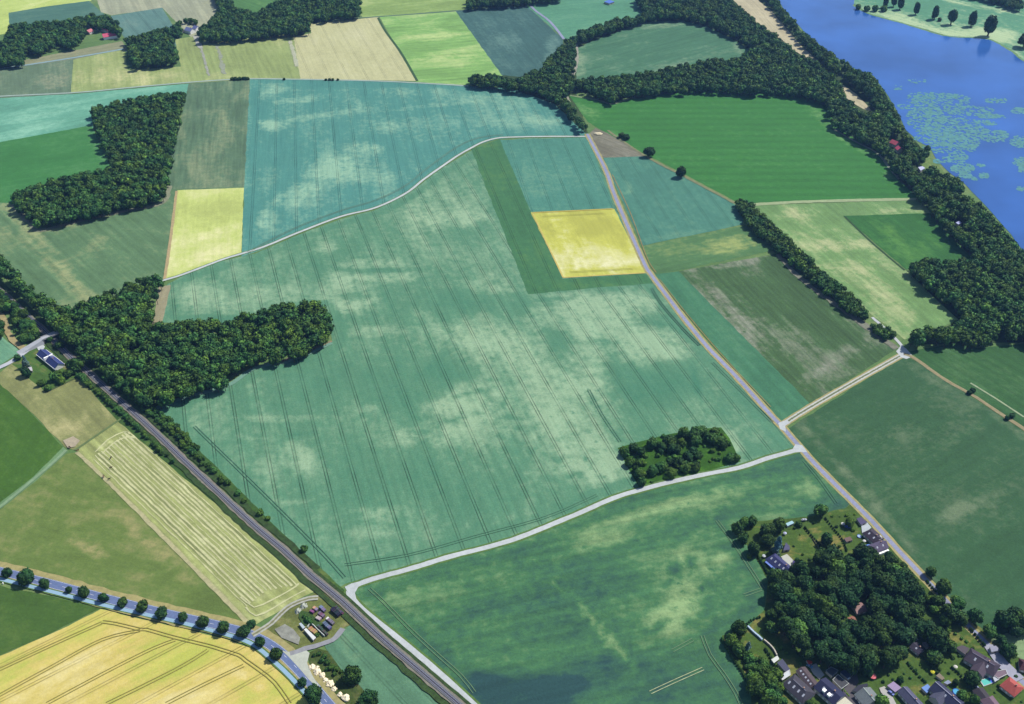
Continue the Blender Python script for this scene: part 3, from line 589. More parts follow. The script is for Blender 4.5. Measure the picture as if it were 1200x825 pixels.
#==LILY==
m_lily, ntl, pl = mat('lily_leaf'); q = N(ntl); pos = q.new('ShaderNodeNewGeometry').outputs['Position']
q.link(q.scale(disp(100, 160, 160), q.ramp(q.noise(pos, .15, 4, .6), .3, .7, .75, 1.2)), pl.inputs['Base Color'])
mb = MB(); rr = random.Random(5)
def pad(x, y, r):
    n = 7; a0 = rr.random()*6
    mb.face([(x+r*rr.uniform(.75, 1.15)*math.cos(a0+2*math.pi*i/n), y+r*rr.uniform(.75, 1.15)*math.sin(a0+2*math.pi*i/n), LAKE_Z+.03+rr.random()*.12) for i in range(n)])
patches = [(1100,118,38,9,.42),(1085,112,22,4,.5),(1112,113,12,3,.8),(1095,131,11,4,.95),(1135,130,30,6,.55),(1158,136,12,3.5,.9),(1168,118,16,3,.6),(1195,130,10,4,.95),(1152,143,9,2.2,1),(1160,145,8,2,1),(1171,155,7,2,1),(1172,137,7,2,.9),(1165,160,18,7,.6),
  (1085,140,24,14,.42),(1115,150,36,14,.5),(1125,165,26,10,.6),(1100,160,30,12,.36),(1139,172,5,2.2,1),(1194,166,10,7,.8),(1120,185,16,6,.55),(1128,198,14,7,.9),(1131,206,8,3,.9),(1100,189,7,2.6,.9),(1149,194,4,1.8,1),(1153,206,6,3,1),
  (1196,190,9,6,.95),(1202,199,8,5,.9),(1197,221,6,2.5,1),(1052,103,6,3,.4),(1075,95,10,3,.2),(1110,175,34,6,.3),(1080,128,16,14,.3),(1142,210,5,2,.8),(1060,125,10,3,.25),(1147,152,12,4,.5)]
for (px, py, rx, ry, dn) in patches:
    n = int(rx*ry*dn*1.7)+4
    for _ in range(n):
        a = rr.random()*2*math.pi; k = math.sqrt(rr.random())
        X = px+rx*k*math.cos(a); Y = py+ry*k*math.sin(a); p = at(X, Y); pad(p.x, p.y, rr.uniform(1.1, 2.9))
tag(mb.build('lily_pads', m_lily), 'pale green lily pads floating in rafts on the blue lake', 'lily pads', kind='stuff')
#==TREES==
def leaf_mat(name, c_dark, c_light):
    m, nt, p = mat(name); q = N(nt)
    tc = q.new('ShaderNodeNewGeometry').outputs['Position']
    at_ = q.new('ShaderNodeAttribute', attribute_name='tint'); oi = q.new('ShaderNodeObjectInfo').outputs['Color']
    sep = q.new('ShaderNodeSeparateColor'); q.link(oi, sep.inputs[0])
    f = q.math('ADD', at_.outputs['Fac'], q.math('SUBTRACT', 1.0, sep.outputs[0]))
    f = q.math('ADD', f, q.ramp(q.noise(tc, .45, 3, .6), .3, .7, -.18, .18), clamp=True)
    hu = q.noise(tc, .055, 2, .5)
    cc = q.vmath('MULTIPLY', q.mix(f, c_dark, c_light), q.mix(q.ramp(hu, .38, .62), (1.28, 1.0, .8, 1), (.78, 1.0, 1.5, 1))).outputs[0]
    q.link(cc, p.inputs['Base Color'])
    p.inputs['Roughness'].default_value = .7; p.inputs['Specular IOR Level'].default_value = .12
    return m
m_leaf = leaf_mat('broadleaf', (.012, .039, .009, 1), (.115, .26, .035, 1))
m_spruce = leaf_mat('blue_spruce', (.03, .065, .05, 1), (.10, .19, .16, 1))
m_bark = flat_mat('bark', (.07, .05, .035, 1), .3, 3)
ICO = {}
def ico(sub):
    if sub not in ICO:
        bm = bmesh.new(); bmesh.ops.create_icosphere(bm, subdivisions=sub, radius=1)
        ICO[sub] = (np.array([v.co[:] for v in bm.verts]), np.array([[v.index for v in f.verts] for f in bm.faces])); bm.free()
    return ICO[sub]
def crown_arrays(rng, lobes=16, quads=700, sub=2, zs=.85, qs=.11, shape='round', t0=0.0):
    """a crown of unit radius centred on the origin: leafy lobes with small leaf clumps standing off them"""
    L = []
    for i in range(lobes):
        if shape == 'cone':
            z = -1+2*(i+.5)/lobes; R0 = (1-z)/2*.8+.05; a = rng.uniform(0, 6.28); rad = rng.uniform(.16, .26)*(1.25-(z+1)/3)
            c = np.array([R0*.75*math.cos(a), R0*.75*math.sin(a), z*zs*1.3])
        else:
            z = 1-2*(i+.5)/lobes*.86; a = i*2.4+rng.uniform(-.7, .7); s_ = math.sqrt(max(0, 1-z*z))
            k = rng.uniform(.40, .62); c = np.array([k*s_*math.cos(a), k*s_*math.sin(a), k*z*zs]); rad = rng.uniform(.40, .56)
        L.append((c, rad, rng.uniform(-.10, .14)))
    if shape != 'cone': L.append((np.array([0, 0, -.05]), .62, -.05))
    else: L.append((np.array([0, 0, -.5]), .45, 0)); L.append((np.array([0, 0, .1]), .3, 0))
    V = []; F3 = []; T = []; nb = 0
    iv, fi = ico(sub)
    for c, rad, tn in L:
        j = 1+0.16*np.sin(iv[:, 0]*7+rng.uniform(0, 6))*np.sin(iv[:, 1]*6+rng.uniform(0, 6))+rng.uniform(-.07, .07, len(iv))
        V.append(c+iv*(rad*.93*j)[:, None]); F3.append(fi+nb); T.append(np.full(len(fi), tn+t0)); nb += len(iv)
    cs = np.array([l[0] for l in L]); rs = np.array([l[1] for l in L])
    QV = []; QT = []; tries = 0
    while len(QV) < quads and tries < quads*6:
        tries += 1
        i = rng.integers(len(L)); d = rng.normal(size=3); d /= np.linalg.norm(d)
        p = cs[i]+d*rs[i]*rng.uniform(.92, 1.24)
        if (np.linalg.norm(p-cs, axis=1) < rs*.88).any(): continue
        nn = d+rng.normal(size=3)*.5; nn /= np.linalg.norm(nn)
        a = np.cross(nn, rng.normal(size=3)); a /= np.linalg.norm(a); b = np.cross(nn, a)
        w_ = qs*rng.uniform(.5, 1.1)
        QV.append([p-a*w_-b*w_*.7, p+a*w_-b*w_*.5, p+a*w_*.8+b*w_, p-a*w_*.7+b*w_*.8]); QT.append(L[i][2]+rng.uniform(-.08, .10)+t0)
    V = np.concatenate(V+[np.array(QV).reshape(-1, 3)])
    n3 = sum(len(f) for f in F3)
    F3 = np.concatenate(F3); F4 = np.arange(len(QV)*4).reshape(-1, 4)+nb
    return V, F3, F4, np.concatenate(T+[np.array(QT)])
def arrays_mesh(name, V, F3, F4, T, m):
    me = bpy.data.meshes.new(name); me.vertices.add(len(V)); me.vertices.foreach_set('co', V.astype(np.float32).ravel())
    nl = F3.size+F4.size; me.loops.add(nl); me.loops.foreach_set('vertex_index', np.concatenate([F3.ravel(), F4.ravel()]).astype(np.int32))
    me.polygons.add(len(F3)+len(F4))
    st = np.concatenate([np.arange(len(F3))*3, F3.size+np.arange(len(F4))*4]).astype(np.int32)
    me.polygons.foreach_set('loop_start', st)
    me.update(calc_edges=True)
    a = me.attributes.new('tint', 'FLOAT', 'FACE'); a.data.foreach_set('value', T.astype(np.float32))
    me.materials.append(m); me.validate(); return me
rng = np.random.default_rng(11)
CROWNS = [arrays_mesh('crown', *crown_arrays(rng, lobes=int(rng.integers(9, 15)), quads=800, zs=rng.uniform(.75, 1.0)), m_leaf) for _ in range(9)]
TALL = [arrays_mesh('crown', *crown_arrays(rng, lobes=18, quads=800, zs=1.75), m_leaf) for _ in range(3)]
BUSH = [arrays_mesh('crown', *crown_arrays(rng, lobes=9, quads=350, zs=.7, qs=.16), m_leaf) for _ in range(5)]
SPRUCE = [arrays_mesh('crown', *crown_arrays(rng, lobes=34, quads=800, zs=1.0, shape='cone', qs=.09), m_spruce) for _ in range(2)]
def trunk_mesh():
    mb = MB(); mb.tube((0, 0, -.02), (0, 0, .55), .045, .03, 8); mb.tube((0, 0, .54), (.02, .01, .95), .03, .012, 7)
    for i in range(5):
        a = i*1.26; z = .42+.07*i; mb.tube((0, 0, z), (.17*math.cos(a), .17*math.sin(a), z+.22), .016, .006, 6)
    return mb.mesh('trunk', m_bark)
TRUNK = trunk_mesh()
def make_tree(x, y, r, h, tint=0.0, kind='round', name=None, label=None, cat='tree', group=None, stretch=None):
    lib = {'round': CROWNS, 'tall': TALL, 'bush': BUSH, 'spruce': SPRUCE}[kind]
    nm = name or {'round': 'broadleaf_tree', 'tall': 'poplar_tree', 'bush': 'bush', 'spruce': 'spruce_tree'}[kind]
    root = empty(nm, (x, y, 0), random.uniform(0, 6.28)); tag(root, label, cat, group)
    c = link_mesh('crown', random.choice(lib), root)
    half = r*{'round': .95, 'tall': 1.85, 'bush': .75, 'spruce': 1.35}[kind]
    c.location = (0, 0, max(h-half, half*.8)); c.scale = (r*random.uniform(.82, 1.08), r*random.uniform(.85, 1.15), r*random.uniform(.85, 1.2)*(1.35 if kind == 'tall' else 1)); c.rotation_euler = (0, 0, 0)
    c.color = (1-tint, 1, 1, 1)
    t = link_mesh('trunk', TRUNK, root); t.scale = (max(h, 4),)*2+(h*.92,)
    if kind == 'bush': t.scale = (h*1.2, h*1.2, h*.7)
    return root
def tree_px(px, py, rpx, tint=.0, kind='round', hr=2.0, **k):
    """crown centre px,py and crown radius in pixels of the photograph"""
    p = at(px, py, 0); s = pxm(p.x, p.y); r = rpx/s; h = r*hr
    half = r*{'round': .95, 'tall': 1.85, 'bush': .75, 'spruce': 1.35}[kind]
    zc = max(h-half, half*.8); p = at(px, py, zc); s = pxm(p.x, p.y, zc); r = rpx/s
    return make_tree(p.x, p.y, r, h, tint, kind, **k)
# --- woods: scatter crowns so that both foot and top fall inside the outline seen in the photograph
WOODS = []
def wood(key, poly, r=(4.6, 6.6), h=(13, 18), sp=1.46, tints=(.16, .10, .12, .75), holes=(), hvar=1.0, foot=.5, gap=.05):
    W = [at(*p) for p in poly]; x0, x1 = min(p.x for p in W), max(p.x for p in W); y0, y1 = min(p.y for p in W)-20, max(p.y for p in W)
    rs = random.Random(len(poly)*31+int(x1)); cell = sum(r)/2*sp; j = 0; y = y0; out = []
    while y < y1:
        x = x0+(cell/2 if j % 2 else 0)
        while x < x1:
            bx, by = x+rs.uniform(-.32, .32)*cell, y+rs.uniform(-.32, .32)*cell
            big = rs.random(); rr_ = r[0]*.78+(r[1]*1.12-r[0]*.78)*big; hh = (h[0]*.85+(h[1]-h[0]*.85)*min(1, max(0, big+rs.uniform(-.3, .3))))
            if rs.random() < .12: hh *= 1.15; rr_ *= 1.12
            a = pix(bx, by, rr_*foot); b = pix(bx, by, hh-rr_*.3); c = pix(bx+rr_*.7, by, hh*.6); d = pix(bx-rr_*.7, by, hh*.6)
            if rs.random() > gap and all(inpoly(p_[0], p_[1], poly) for p_ in (a, b, c, d)) and not any(inpoly(p_[0], p_[1], ho) for ho in holes for p_ in (a, b, c, d, pix(bx, by, hh*.5))):
                t = tints[0]+.05*(key != 'village_grove')+rs.uniform(-1, 1)*tints[1]*1.6+.10*noise.noise(Vector((bx/45, by/45, 3)))
                if rs.random() < tints[2]: t = tints[3]*rs.uniform(.6, 1)
                out.append((bx, by, rr_, hh, t, key))
            x += cell
        y += cell*.87; j += 1
    WOODS.extend(out); return out
wood('gap_wood', [(106,125),(153,115),(203,106),(221,110),(216,126),(200,206),(193,236),(102,258),(48,269),(23,253),(9,226),(84,204),(128,196),(107,147)], tints=(.14,.08,.13,.6))
wood('railway_wood', [(-60,250),(0,300),(30,330),(58,351),(84,363),(102,348),(137,335),(173,321),(192,330),(188,353),(180,380),(192,378),(254,372),(300,366),(330,353),(374,353),(391,378),(391,398),(385,410),(343,425),(300,432),(267,443),(267,458),(216,468),(186,480),(153,470),(102,424),(76,400),(60,383),(36,356),(20,342),(-60,270)], r=(4.4,6.2), tints=(.33,.14,.17,.95))
wood('lineside_wood', [(-30,335),(0,340),(14,352),(32,368),(48,388),(50,392),(35,402),(24,400),(16,388),(12,372),(0,362),(-30,350)], r=(3.6,5), h=(8,12))
wood('lineside_wood', [(-30,366),(0,374),(8,384),(10,392),(0,397),(-30,395)], r=(3.6,5), h=(9,12), tints=(.05,.04,0,0))
wood('hedge_belt', [(858,240),(866,232),(882,238),(905,262),(935,288),(965,318),(1000,343),(1024,370),(1020,382),(990,364),(950,330),(915,300),(878,268)], r=(3.8,5.2), h=(9,12), sp=1.25, tints=(.10,.06,.12,.5), foot=.3)
wood('hedge_belt', [(1018,374),(1030,378),(1050,388),(1052,398),(1040,402),(1020,386)], r=(3.4,4.4), h=(7,9), sp=1.2, foot=.3)
wood('east_wood', [(1056,317),(1080,303),(1116,301),(1144,304),(1160,300),(1182,277),(1206,300),(1290,390),(1290,420),(1204,404),(1170,396),(1146,410),(1121,405),(1062,407),(1056,398),(1078,384),(1126,374),(1100,350)], tints=(.12,.07,.10,.45))
LH = ([(1042,160),(1056,162),(1060,178),(1050,181),(1042,172)], [(1072,192),(1086,192),(1087,203),(1075,203)], [(1117,257),(1128,257),(1128,266),(1117,266)])
wood('shore_wood', [(1098,263),(1078,236),(1053,210),(1027,178),(976,150),(966,122),(990,128),(1024,132),(1040,112),(1052,132),(1060,153),(1090,186),(1100,200),(1126,210),(1130,228),(1150,240),(1184,277),(1206,302),(1190,330),(1144,309),(1119,283)], holes=LH, tints=(.12,.08,.14,.4))
wood('shore_wood', [(980,60),(1000,78),(1022,86),(1042,114),(1050,140),(1024,130),(1010,112),(990,96)], tints=(.22,.1,.1,.4), r=(4.6,6.4), foot=.2)
wood('belt_wood', [(672,104),(672,92),(722,88),(773,80),(798,74),(815,66),(854,68),(884,61),(861,46),(829,31),(799,23),(763,26),(722,38),(676,52),(674,37),(727,20),(755,18),(740,-8),(846,-12),(882,20),(905,38),(935,62),(960,74),(984,96),(990,112),(1010,128),(1000,150),(966,124),(933,114),(819,109),(742,114),(717,122)], tints=(.11,.08,.10,.4), holes=([(690,52),(765,28),(829,32),(884,62),(800,74),(700,88)],))
wood('shore_wood', [(884,-20),(908,-20),(915,8),(946,41),(978,64),(992,86),(975,88),(955,68),(930,42),(905,14)], tints=(.12,.08,.06,.4), foot=.3)
wood('belt_wood', [(602,92),(633,80),(651,60),(664,45),(676,40),(676,74),(672,108),(664,114),(690,150),(690,157),(681,156),(651,124),(625,111),(600,108),(549,103),(548,90),(570,85),(600,92)], tints=(.07,.05,.05,.4), foot=.3)
wood('farm_wood', [(-60,60),(0,45),(15,27),(76,22),(102,17),(122,17),(142,24),(146,41),(138,49),(128,40),(104,32),(96,48),(86,59),(70,56),(46,66),(30,62),(32,78),(0,80),(-60,92)], tints=(.15,.08,.12,.4))
wood('square_wood', [(145,44),(170,38),(195,32),(200,36),(208,55),(211,77),(156,81),(147,60)], tints=(.10,.07,.10,.4))
wood('far_wood', [(231,50),(233,30),(243,28),(256,12),(244,-20),(262,-20),(276,8),(300,14),(320,4),(345,-20),(424,-20),(424,14),(420,22),(365,27),(365,40),(300,47),(242,52)], tints=(.07,.05,.06,.4))
wood('far_wood', [(198,34),(206,26),(222,20),(232,24),(232,38),(215,43),(204,44)], r=(3.5,4.5), h=(8,11), holes=([(212,27),(233,30),(232,40),(214,38)],), sp=1.5)
wood('far_wood', [(541,10),(546,0),(552,-8),(600,-8),(660,-12),(662,2),(600,8),(560,11)], tints=(.06,.05,.05,.3))
wood('far_wood', [(1128,-30),(1200,-30),(1200,14),(1186,12),(1160,2),(1130,-4)], tints=(.06,.05,.05,.3))
G_HOLE = [(997,706),(1016,705),(1018,720),(1006,732),(994,730)]
wood('village_grove', [(938,661),(960,644),(990,645),(1014,641),(1053,646),(1065,666),(1080,681),(1085,717),(1103,735),(1112,757),(1105,774),(1092,770),(1088,748),(1068,748),(1063,778),(1022,787),(976,785),(938,772),(921,750),(898,732),(898,700),(900,681),(913,671)], r=(4.6,6.4), h=(13,18), tints=(-.02, .05, .04, .40), holes=(G_HOLE,))
wood('west_garden_trees', [(884,775),(900,770),(918,782),(917,800),(925,820),(925,840),(905,840),(890,812),(878,795)], r=(3.4,4.8), h=(6,9), tints=(.15,.1,.2,.5), foot=.2)
wood('garden_shrubbery', [(862,760),(876,752),(892,768),(905,785),(900,800),(888,805),(872,782)], r=(2.2,3.2), h=(4,6), tints=(.35,.15,.3,.7), foot=.2)
wood('east_gardens', [(1078,690),(1084,688),(1110,722),(1125,740),(1118,760),(1112,745),(1090,720)], r=(2.4,3.6), h=(4,7), tints=(.3,.15,.3,.7), foot=.2, sp=1.8)
GR = {'gap_wood': ('wood between the turquoise field and the olive stubble', 'broadleaf tree in the free-standing wood between bright green and olive fields'),
 'railway_wood': ('wood beside the railway', 'broadleaf tree in the large wood between the railway and the teal barley field'),
 'lineside_wood': ('trees west of the railway bridge', 'small dark tree on the lineside bank west of the railway bridge'),
 'hedge_belt': ('trees of the diagonal hedge belt', 'dark tree in the diagonal hedge belt beside the brown fallow field'),
 'east_wood': ('wood at the right edge', 'broadleaf tree in the dense wood below the deep green field by the lake'),
 'shore_wood': ('trees on the lake shore', 'broadleaf tree on the wooded bank of the blue lake'),
 'belt_wood': ('trees of the belt above the bright green field', 'broadleaf tree in the winding belt above the bright green field'),
 'village_grove': ('trees of the village grove', 'dark broadleaf tree in the dense round grove among the village houses'),
 'west_garden_trees': ('trees at the western village gardens', 'garden tree crowded beside the long dark-roofed house at the bottom edge'),
 'garden_shrubbery': ('shrubs of the western gardens', 'light green garden shrub at the corner of the village beside the barley'),
 'east_gardens': ('shrubs east of the grove', 'green garden shrub between the dark grove and the lane')}
GR['farm_wood'] = GR['square_wood'] = GR['far_wood'] = None
def app(t): return t[2]*pxm(t[0], t[1])
near = {'village_grove', 'west_garden_trees', 'garden_shrubbery', 'east_gardens', 'lineside_wood'}
WOODS.sort(key=lambda t: (-(t[5] in near), -app(t)))
NIND = 235
for (x, y, r, h, t, key) in WOODS[:NIND]:
    g = GR.get(key)
    if g is None: g = ('far woods', 'broadleaf tree in the far woods')
    b = key in ('garden_shrubbery', 'east_gardens')
    make_tree(x, y, r, h, t, 'bush' if b else 'round', label=g[1], cat='shrub' if b else 'tree', group=g[0], name='garden_shrub' if b else None)
# the rest of the woods as one mass
rest = WOODS[NIND:]
VAR = [crown_arrays(rng, lobes=int(rng.integers(6, 10)), quads=240, sub=1, zs=rng.uniform(.75, 1.0), qs=.15) for _ in range(8)]
Vs = []; F3s = []; F4s = []; Ts = []; nb = 0
for (x, y, r, h, t, key) in rest:
    V, F3, F4, T = VAR[random.randrange(8)]; a = random.uniform(0, 6.28); c, s_ = math.cos(a), math.sin(a)
    V2 = np.stack([(V[:, 0]*c-V[:, 1]*s_)*r+x, (V[:, 0]*s_+V[:, 1]*c)*r+y, V[:, 2]*r*random.uniform(.9, 1.2)+h-r*.95], 1)
    Vs.append(V2); F3s.append(F3+nb); F4s.append(F4+nb); Ts.append(T+t); nb += len(V)
me = arrays_mesh('woodland_canopy', np.concatenate(Vs), np.concatenate(F3s), np.concatenate(F4s), np.concatenate(Ts), m_leaf)
wd = tag(link_mesh('woodland', me), 'dense dark green woodland in blocks and belts beyond the near trees', 'woodland', kind='stuff')
mb = MB()
for (x, y, r, h, t, key) in rest: mb.tube((x, y, -.2), (x, y, h-r), .35, .2, 5)
mb.build('trunks', m_bark, wd)['kind'] = 'stuff'
print('trees', len(WOODS), 'rest', len(rest))
# --- avenue along the main road
AV = [(8,671,6.2),(30,676.5,9),(52,684,6.6),(80.5,691,4.2),(98,694,7.2),(121,700,6.2),(143,706,6.2),(166,711,7.4),(189,718,7.4),(214,723.5,6.6),(237,729,7.6),(261,735.5,7.6),(285,740,7.6),(294.5,731,5.2),(304.5,752,6.2),(323.5,766,7.6),(354,799.5,5.6),(367.5,813,10.5)]
AVL = ['round roadside tree nearest the left edge of the picture', 'largest round tree at the left end of the road avenue', 'medium round roadside tree just right of the largest western one', 'smallest round tree of the avenue, above the green field corner',
 'round roadside tree right beside the smallest avenue tree', 'roadside tree left of the corner where green field meets wheat', 'roadside tree at the corner where green field meets wheat', 'roadside tree first along the top edge of the wheat field', 'roadside tree second along the top edge of the wheat field',
 'roadside tree third along the top edge of the wheat field', 'roadside tree fourth along the top edge of the wheat field', 'roadside tree fifth along the top edge of the wheat field', 'roadside tree by the end of the mown hayfield', 'small tree on the field side of the road at the hayfield tip',
 'roadside tree opposite the gravel track into the yard', 'roadside tree on the bend opposite the white gravel apron', 'small roadside tree across from the cream boulder piles', 'large ragged roadside tree at the bottom edge between road and cycle path']
for (x, y, r), l in zip(AV, AVL): tree_px(x, y, r, .05, hr=1.9, label=l, group='trees lining the main road')
ONE = [(412,791,11.5,.04,'big dark tree behind the row of cream boulder piles','round'),(430,822,12,.05,'big dark tree cut by the bottom edge right of the boulder piles','round'),
 (728,158.5,4,.02,'left one of two touching bushes by the bare soil corner','bush'),(734,160.5,4,.02,'right one of two touching bushes by the bare soil corner','bush'),(761,178,6,.0,'round dark tree alone at the tip of the east barley field','round'),(798,201.5,6.5,.0,'round dark tree alone on the edge of the bright green field','round'),
 (1136,460,3,.02,'left dark bush on the orange field track','bush'),(1140,457.5,3.5,.02,'right dark bush on the orange field track','bush'),(1180.5,490,3.4,.02,'lower dark bush of the pair near the right edge track','bush'),(1186,487,3.8,.02,'upper dark bush of the pair near the right edge track','bush'),
 (556,95,5.5,.02,'rounded dark tree at the left end of the upper tree belt','round'),
 (962,598,9,.35,'bright green tree at the northern corner of the village gardens','round'),(969,632,7.5,.12,'round dark green tree on the dry lawn above the grove','round'),(996,612,6,.35,'leafy tree in the garden beside the lane houses','round'),
 (1114,757,8,.10,'tall rounded tree at the south-eastern tip of the grove','round'),(1085,743,7,.45,'light green round tree beside the small dark cottage','round'),(1096,770,9,.08,'broad dark tree in the long garden below the grove','round'),(1139,795,8.5,.02,'dark domed tree between the lawn and the swimming pool','round'),
 (1120,800,4.5,.02,'small dark tree beside the round blue pool','round'),(1055,797,4.5,.02,'small dark tree behind the grey long-roofed house','round'),
 (1091,670,6.8,.22,'first roadside tree on the field side of the lane below the houses','round'),(1106,688.5,8.4,.18,'second roadside tree on the field side of the lane','round'),(1123,706,8.5,.3,'third, lighter tree on the field side of the lane','round'),
 (1099,705,8,.1,'dark tree on the village side of the lane opposite the second roadside tree','round'),(1112,718,11,.04,'biggest dark tree over the lane','round'),(1126,724,9,.04,'dark tree over the lane just above the junction','round'),(1143,722,9,.22,'lit tree on the corner of the east green field','round'),
 (1160,740,8,.3,'light green tree left of the big dark copse','round'),(1174,750,6.5,.15,'small tree below the big dark copse','round'),(1182,763,9,.08,'tree leaning over the lane beside the pale lawn','round'),
 (1180,728,12,.02,'left crown of the big dark copse at the right edge','round'),(1192,722,12,.02,'middle crown of the big dark copse at the right edge','round'),(1203,730,12,.05,'crown of the dark copse cut by the right edge','round'),(1190,738,9,.05,'lower crown of the big dark copse at the right edge','round'),
 (864,619,7,.1,'tree at the western corner of the northern garden','round'),(872,612,6,.3,'light green tree at the western corner of the northern garden','round'),(881,611,6.5,.12,'tree second from the west on the northern garden edge','round'),(871,630,7,.05,'dark tree on the western garden boundary','round'),(883,643,8,.04,'round dark tree lowest on the western garden boundary','round'),
 (900,621,9,.02,'very dark tree between garden and spruce','round'),(913,615,8,.12,'tree behind the blue spruce','round'),(900,633,7,.02,'dark tree left of the blue spruce','round'),(878,652,4,.2,'small bush on the boundary beside the blue-roofed bungalow','bush'),
 (909,675,9,.1,'tree in front of the navy-roofed bungalow','round'),(936,614,4,.15,'low tree beside the pale greenhouse','bush'),
 (866,736,9.5,.06,'round dark tree at the northern tip of the western gardens','round'),(857,750,8,.3,'light green round tree on the western garden corner','round'),(865,760,8,.22,'olive green tree below the western garden corner','round'),(904,735,7,.2,'bright round tree at the western edge of the grove','round'),
 (886,805,11,.12,'tall leafy tree left of the long dark-roofed house','round'),(903,800,10,.25,'ragged green tree touching the white conservatory','round'),(905,822,11,.2,'green tree at the bottom edge beside the long house','round'),(1034,822,8,.5,'bright green tree in front of the pale-walled gabled house','round'),(950,827,7,.2,'tree at the bottom edge by the navy-roofed house','round'),
 (1128,815,7,.35,'bright green garden tree beside the round pool','round'),(1142,820,7,.35,'bright shrub tree by the brown-roofed house','round'),(1016,786,7,.03,'dark tree hanging over the pink parasol','round'),
 (88,428,8,.12,'bushy tree beside the railway below the blue-roofed farmhouse','round'),(80,437,6,.2,'smaller bush beside the railway below the farmhouse','bush'),(96,441,5,.2,'bush on the track side at the paddock corner','bush'),(66,441,7,.3,'green bush cluster at the lower garden of the farmhouse','bush'),(72,446,5,.4,'light bush at the lower garden corner','bush'),(48,449,5,.2,'bush on the garden boundary with the tan paddock','bush'),(56,455,4,.2,'low bush at the garden tip','bush'),
 (30,436,6,.03,'dark tree in front of the blue spruce by the bridge road','round'),(58,398,4,.15,'bush at the foot of the bridge','bush'),(70,404,6,.12,'bush between the bridge and the farmhouse','bush'),(20,419,4,.1,'low bush by the bridge road','bush')]
for (x, y, r, t, l, k) in ONE: tree_px(x, y, r, t, k, hr=(1.55 if y > 780 and x < 440 else 2.0) if k == 'round' else 1.5, label=l, cat='tree' if k == 'round' else 'bush')
tree_px(912,638,9,.5,'spruce',hr=2.7,label='tall blue-green spruce in the garden above the navy bungalow',cat='conifer')
tree_px(877,757,6,.75,'spruce',hr=2.7,label='pale blue spruce on the western garden lawn',cat='conifer')
tree_px(29,424,7,.6,'spruce',hr=2.5,label='blue spruce beside the bridge road and farmhouse',cat='conifer')
# far poplars on the lake meadow
for i, (x, y, r, hr, l) in enumerate([(1038,3,3,4.5,'dark tree at the top edge, leftmost on the lake meadow'),(1048,2,3,4.5,'dark tree at the top edge, second from left on the lake meadow'),(1056,4,3.6,4.3,'dark tall tree third from left on the lake meadow'),(1074.5,10,3.6,4.4,'slim dark tree fourth from left on the lake meadow'),(1096.5,15,3.8,4.4,'slim dark tree with a small bush at its foot on the lake meadow'),
      (1116.5,19,4.8,3.8,'broader dark tree in the middle of the lake meadow'),(1140,22.5,4.2,3.8,'slim dark tree right of the broad one on the lake meadow'),(1161,30,6,3.4,'largest cone-shaped dark tree on the lake meadow')]):
    tree_px(x, y, r, .0, 'tall', hr=3.85, label=l, group='tall trees on the lake meadow')
tree_px(1101,23,2.6,0,'bush',hr=1.5,label='small dark bush beside the slim meadow trees',cat='bush'); tree_px(1202,46,9,0,'round',label='dark tree cut by the right edge on the lake meadow')
for x, y, r, t, l in [(1006,8,3.5,.3,'pale willow bush leftmost on the lake point'),(1016,10,3.5,.3,'pale willow bush second on the lake point'),(1026,10,4,.35,'pale willow bush third on the lake point'),(1036,10,4,.4,'lightest willow bush on the lake point')]: tree_px(x, y, r, t, 'bush', hr=1.6, label=l, cat='bush')
for x, y, r, l in [(1087,174,3.5,'lone tree on the lake bank above the white roof'),(1084,181,6,'big round tree standing out over the lake'),(1120,216,6.5,'round tree at the water edge below the grassy bank'),(1065,168,5,'tree beside the red-roofed lake house')]: tree_px(x, y, r, .12, 'round', hr=2.2, label=l)
for x, y, r in [(1098,204,3),(1104,207,3),(1092,199,2.5),(1108,212,2.4)]: tree_px(x, y, r, .25, 'bush', hr=1.5, label='small bush on the grassy bank above the lake', cat='bush', group='bushes on the grassy lake bank')
for x, r in [(272,2.2),(276,2.6),(281,2.6),(286,2.4),(290,2.4)]: tree_px(x, 92.5-(x-272)*.03, r, .05, 'bush', hr=1.3, label='dark bush of the short hedge beside the pale path at the striped olive field', cat='bush', group='bushes of the short hedge on the pale path')
for x in (333, 382, 386, 390, 396): tree_px(x, 92.8 if x < 340 else 93.3, 1.8, .05, 'bush', hr=1.3, label='single dark bush on the pale path at the golden field' if x < 340 else 'dark bush of the short row on the pale path below the golden field', cat='bush', group=None if x < 340 else 'row of bushes on the pale path')
# copse in the barley: separate bushy trees on rough grass
CP_ = [(732,531,5.5),(743,526,6),(751,530,5.2),(738,542,5.6),(748,542,4.4),(765,520,6.2),(776,524,5),(784,518,7),(790,527,6),(799,520,5),(801,508,6.2),(812,511,6),(815,518,6),(821,506,6.4),(815,505,5),(834,514,7),(842,518,6.5),(847,522,5),(838,506,4.5),(812,530,6),(806,536,5.5),(818,534,5),(794,543,6.4),(786,542,4.5),(803,548,6),(814,548,5.2),(765,552,5.8),(775,548,6),(787,555,5.8),(750,556,5.6),(752,565,5.6),(745,550,4),(856,537,5.4),(862,537,5.2),(774,530,3.5),(848,516,4)]
for (x, y, r) in CP_: tree_px(x, y-.5, r*1.16, .16+.14*math.sin(x*3.1), 'bush' if r < 5 else 'round', hr=1.7, name='copse_tree', label='dark bushy tree in the small copse inside the teal barley field', group='bushy trees of the copse in the barley')
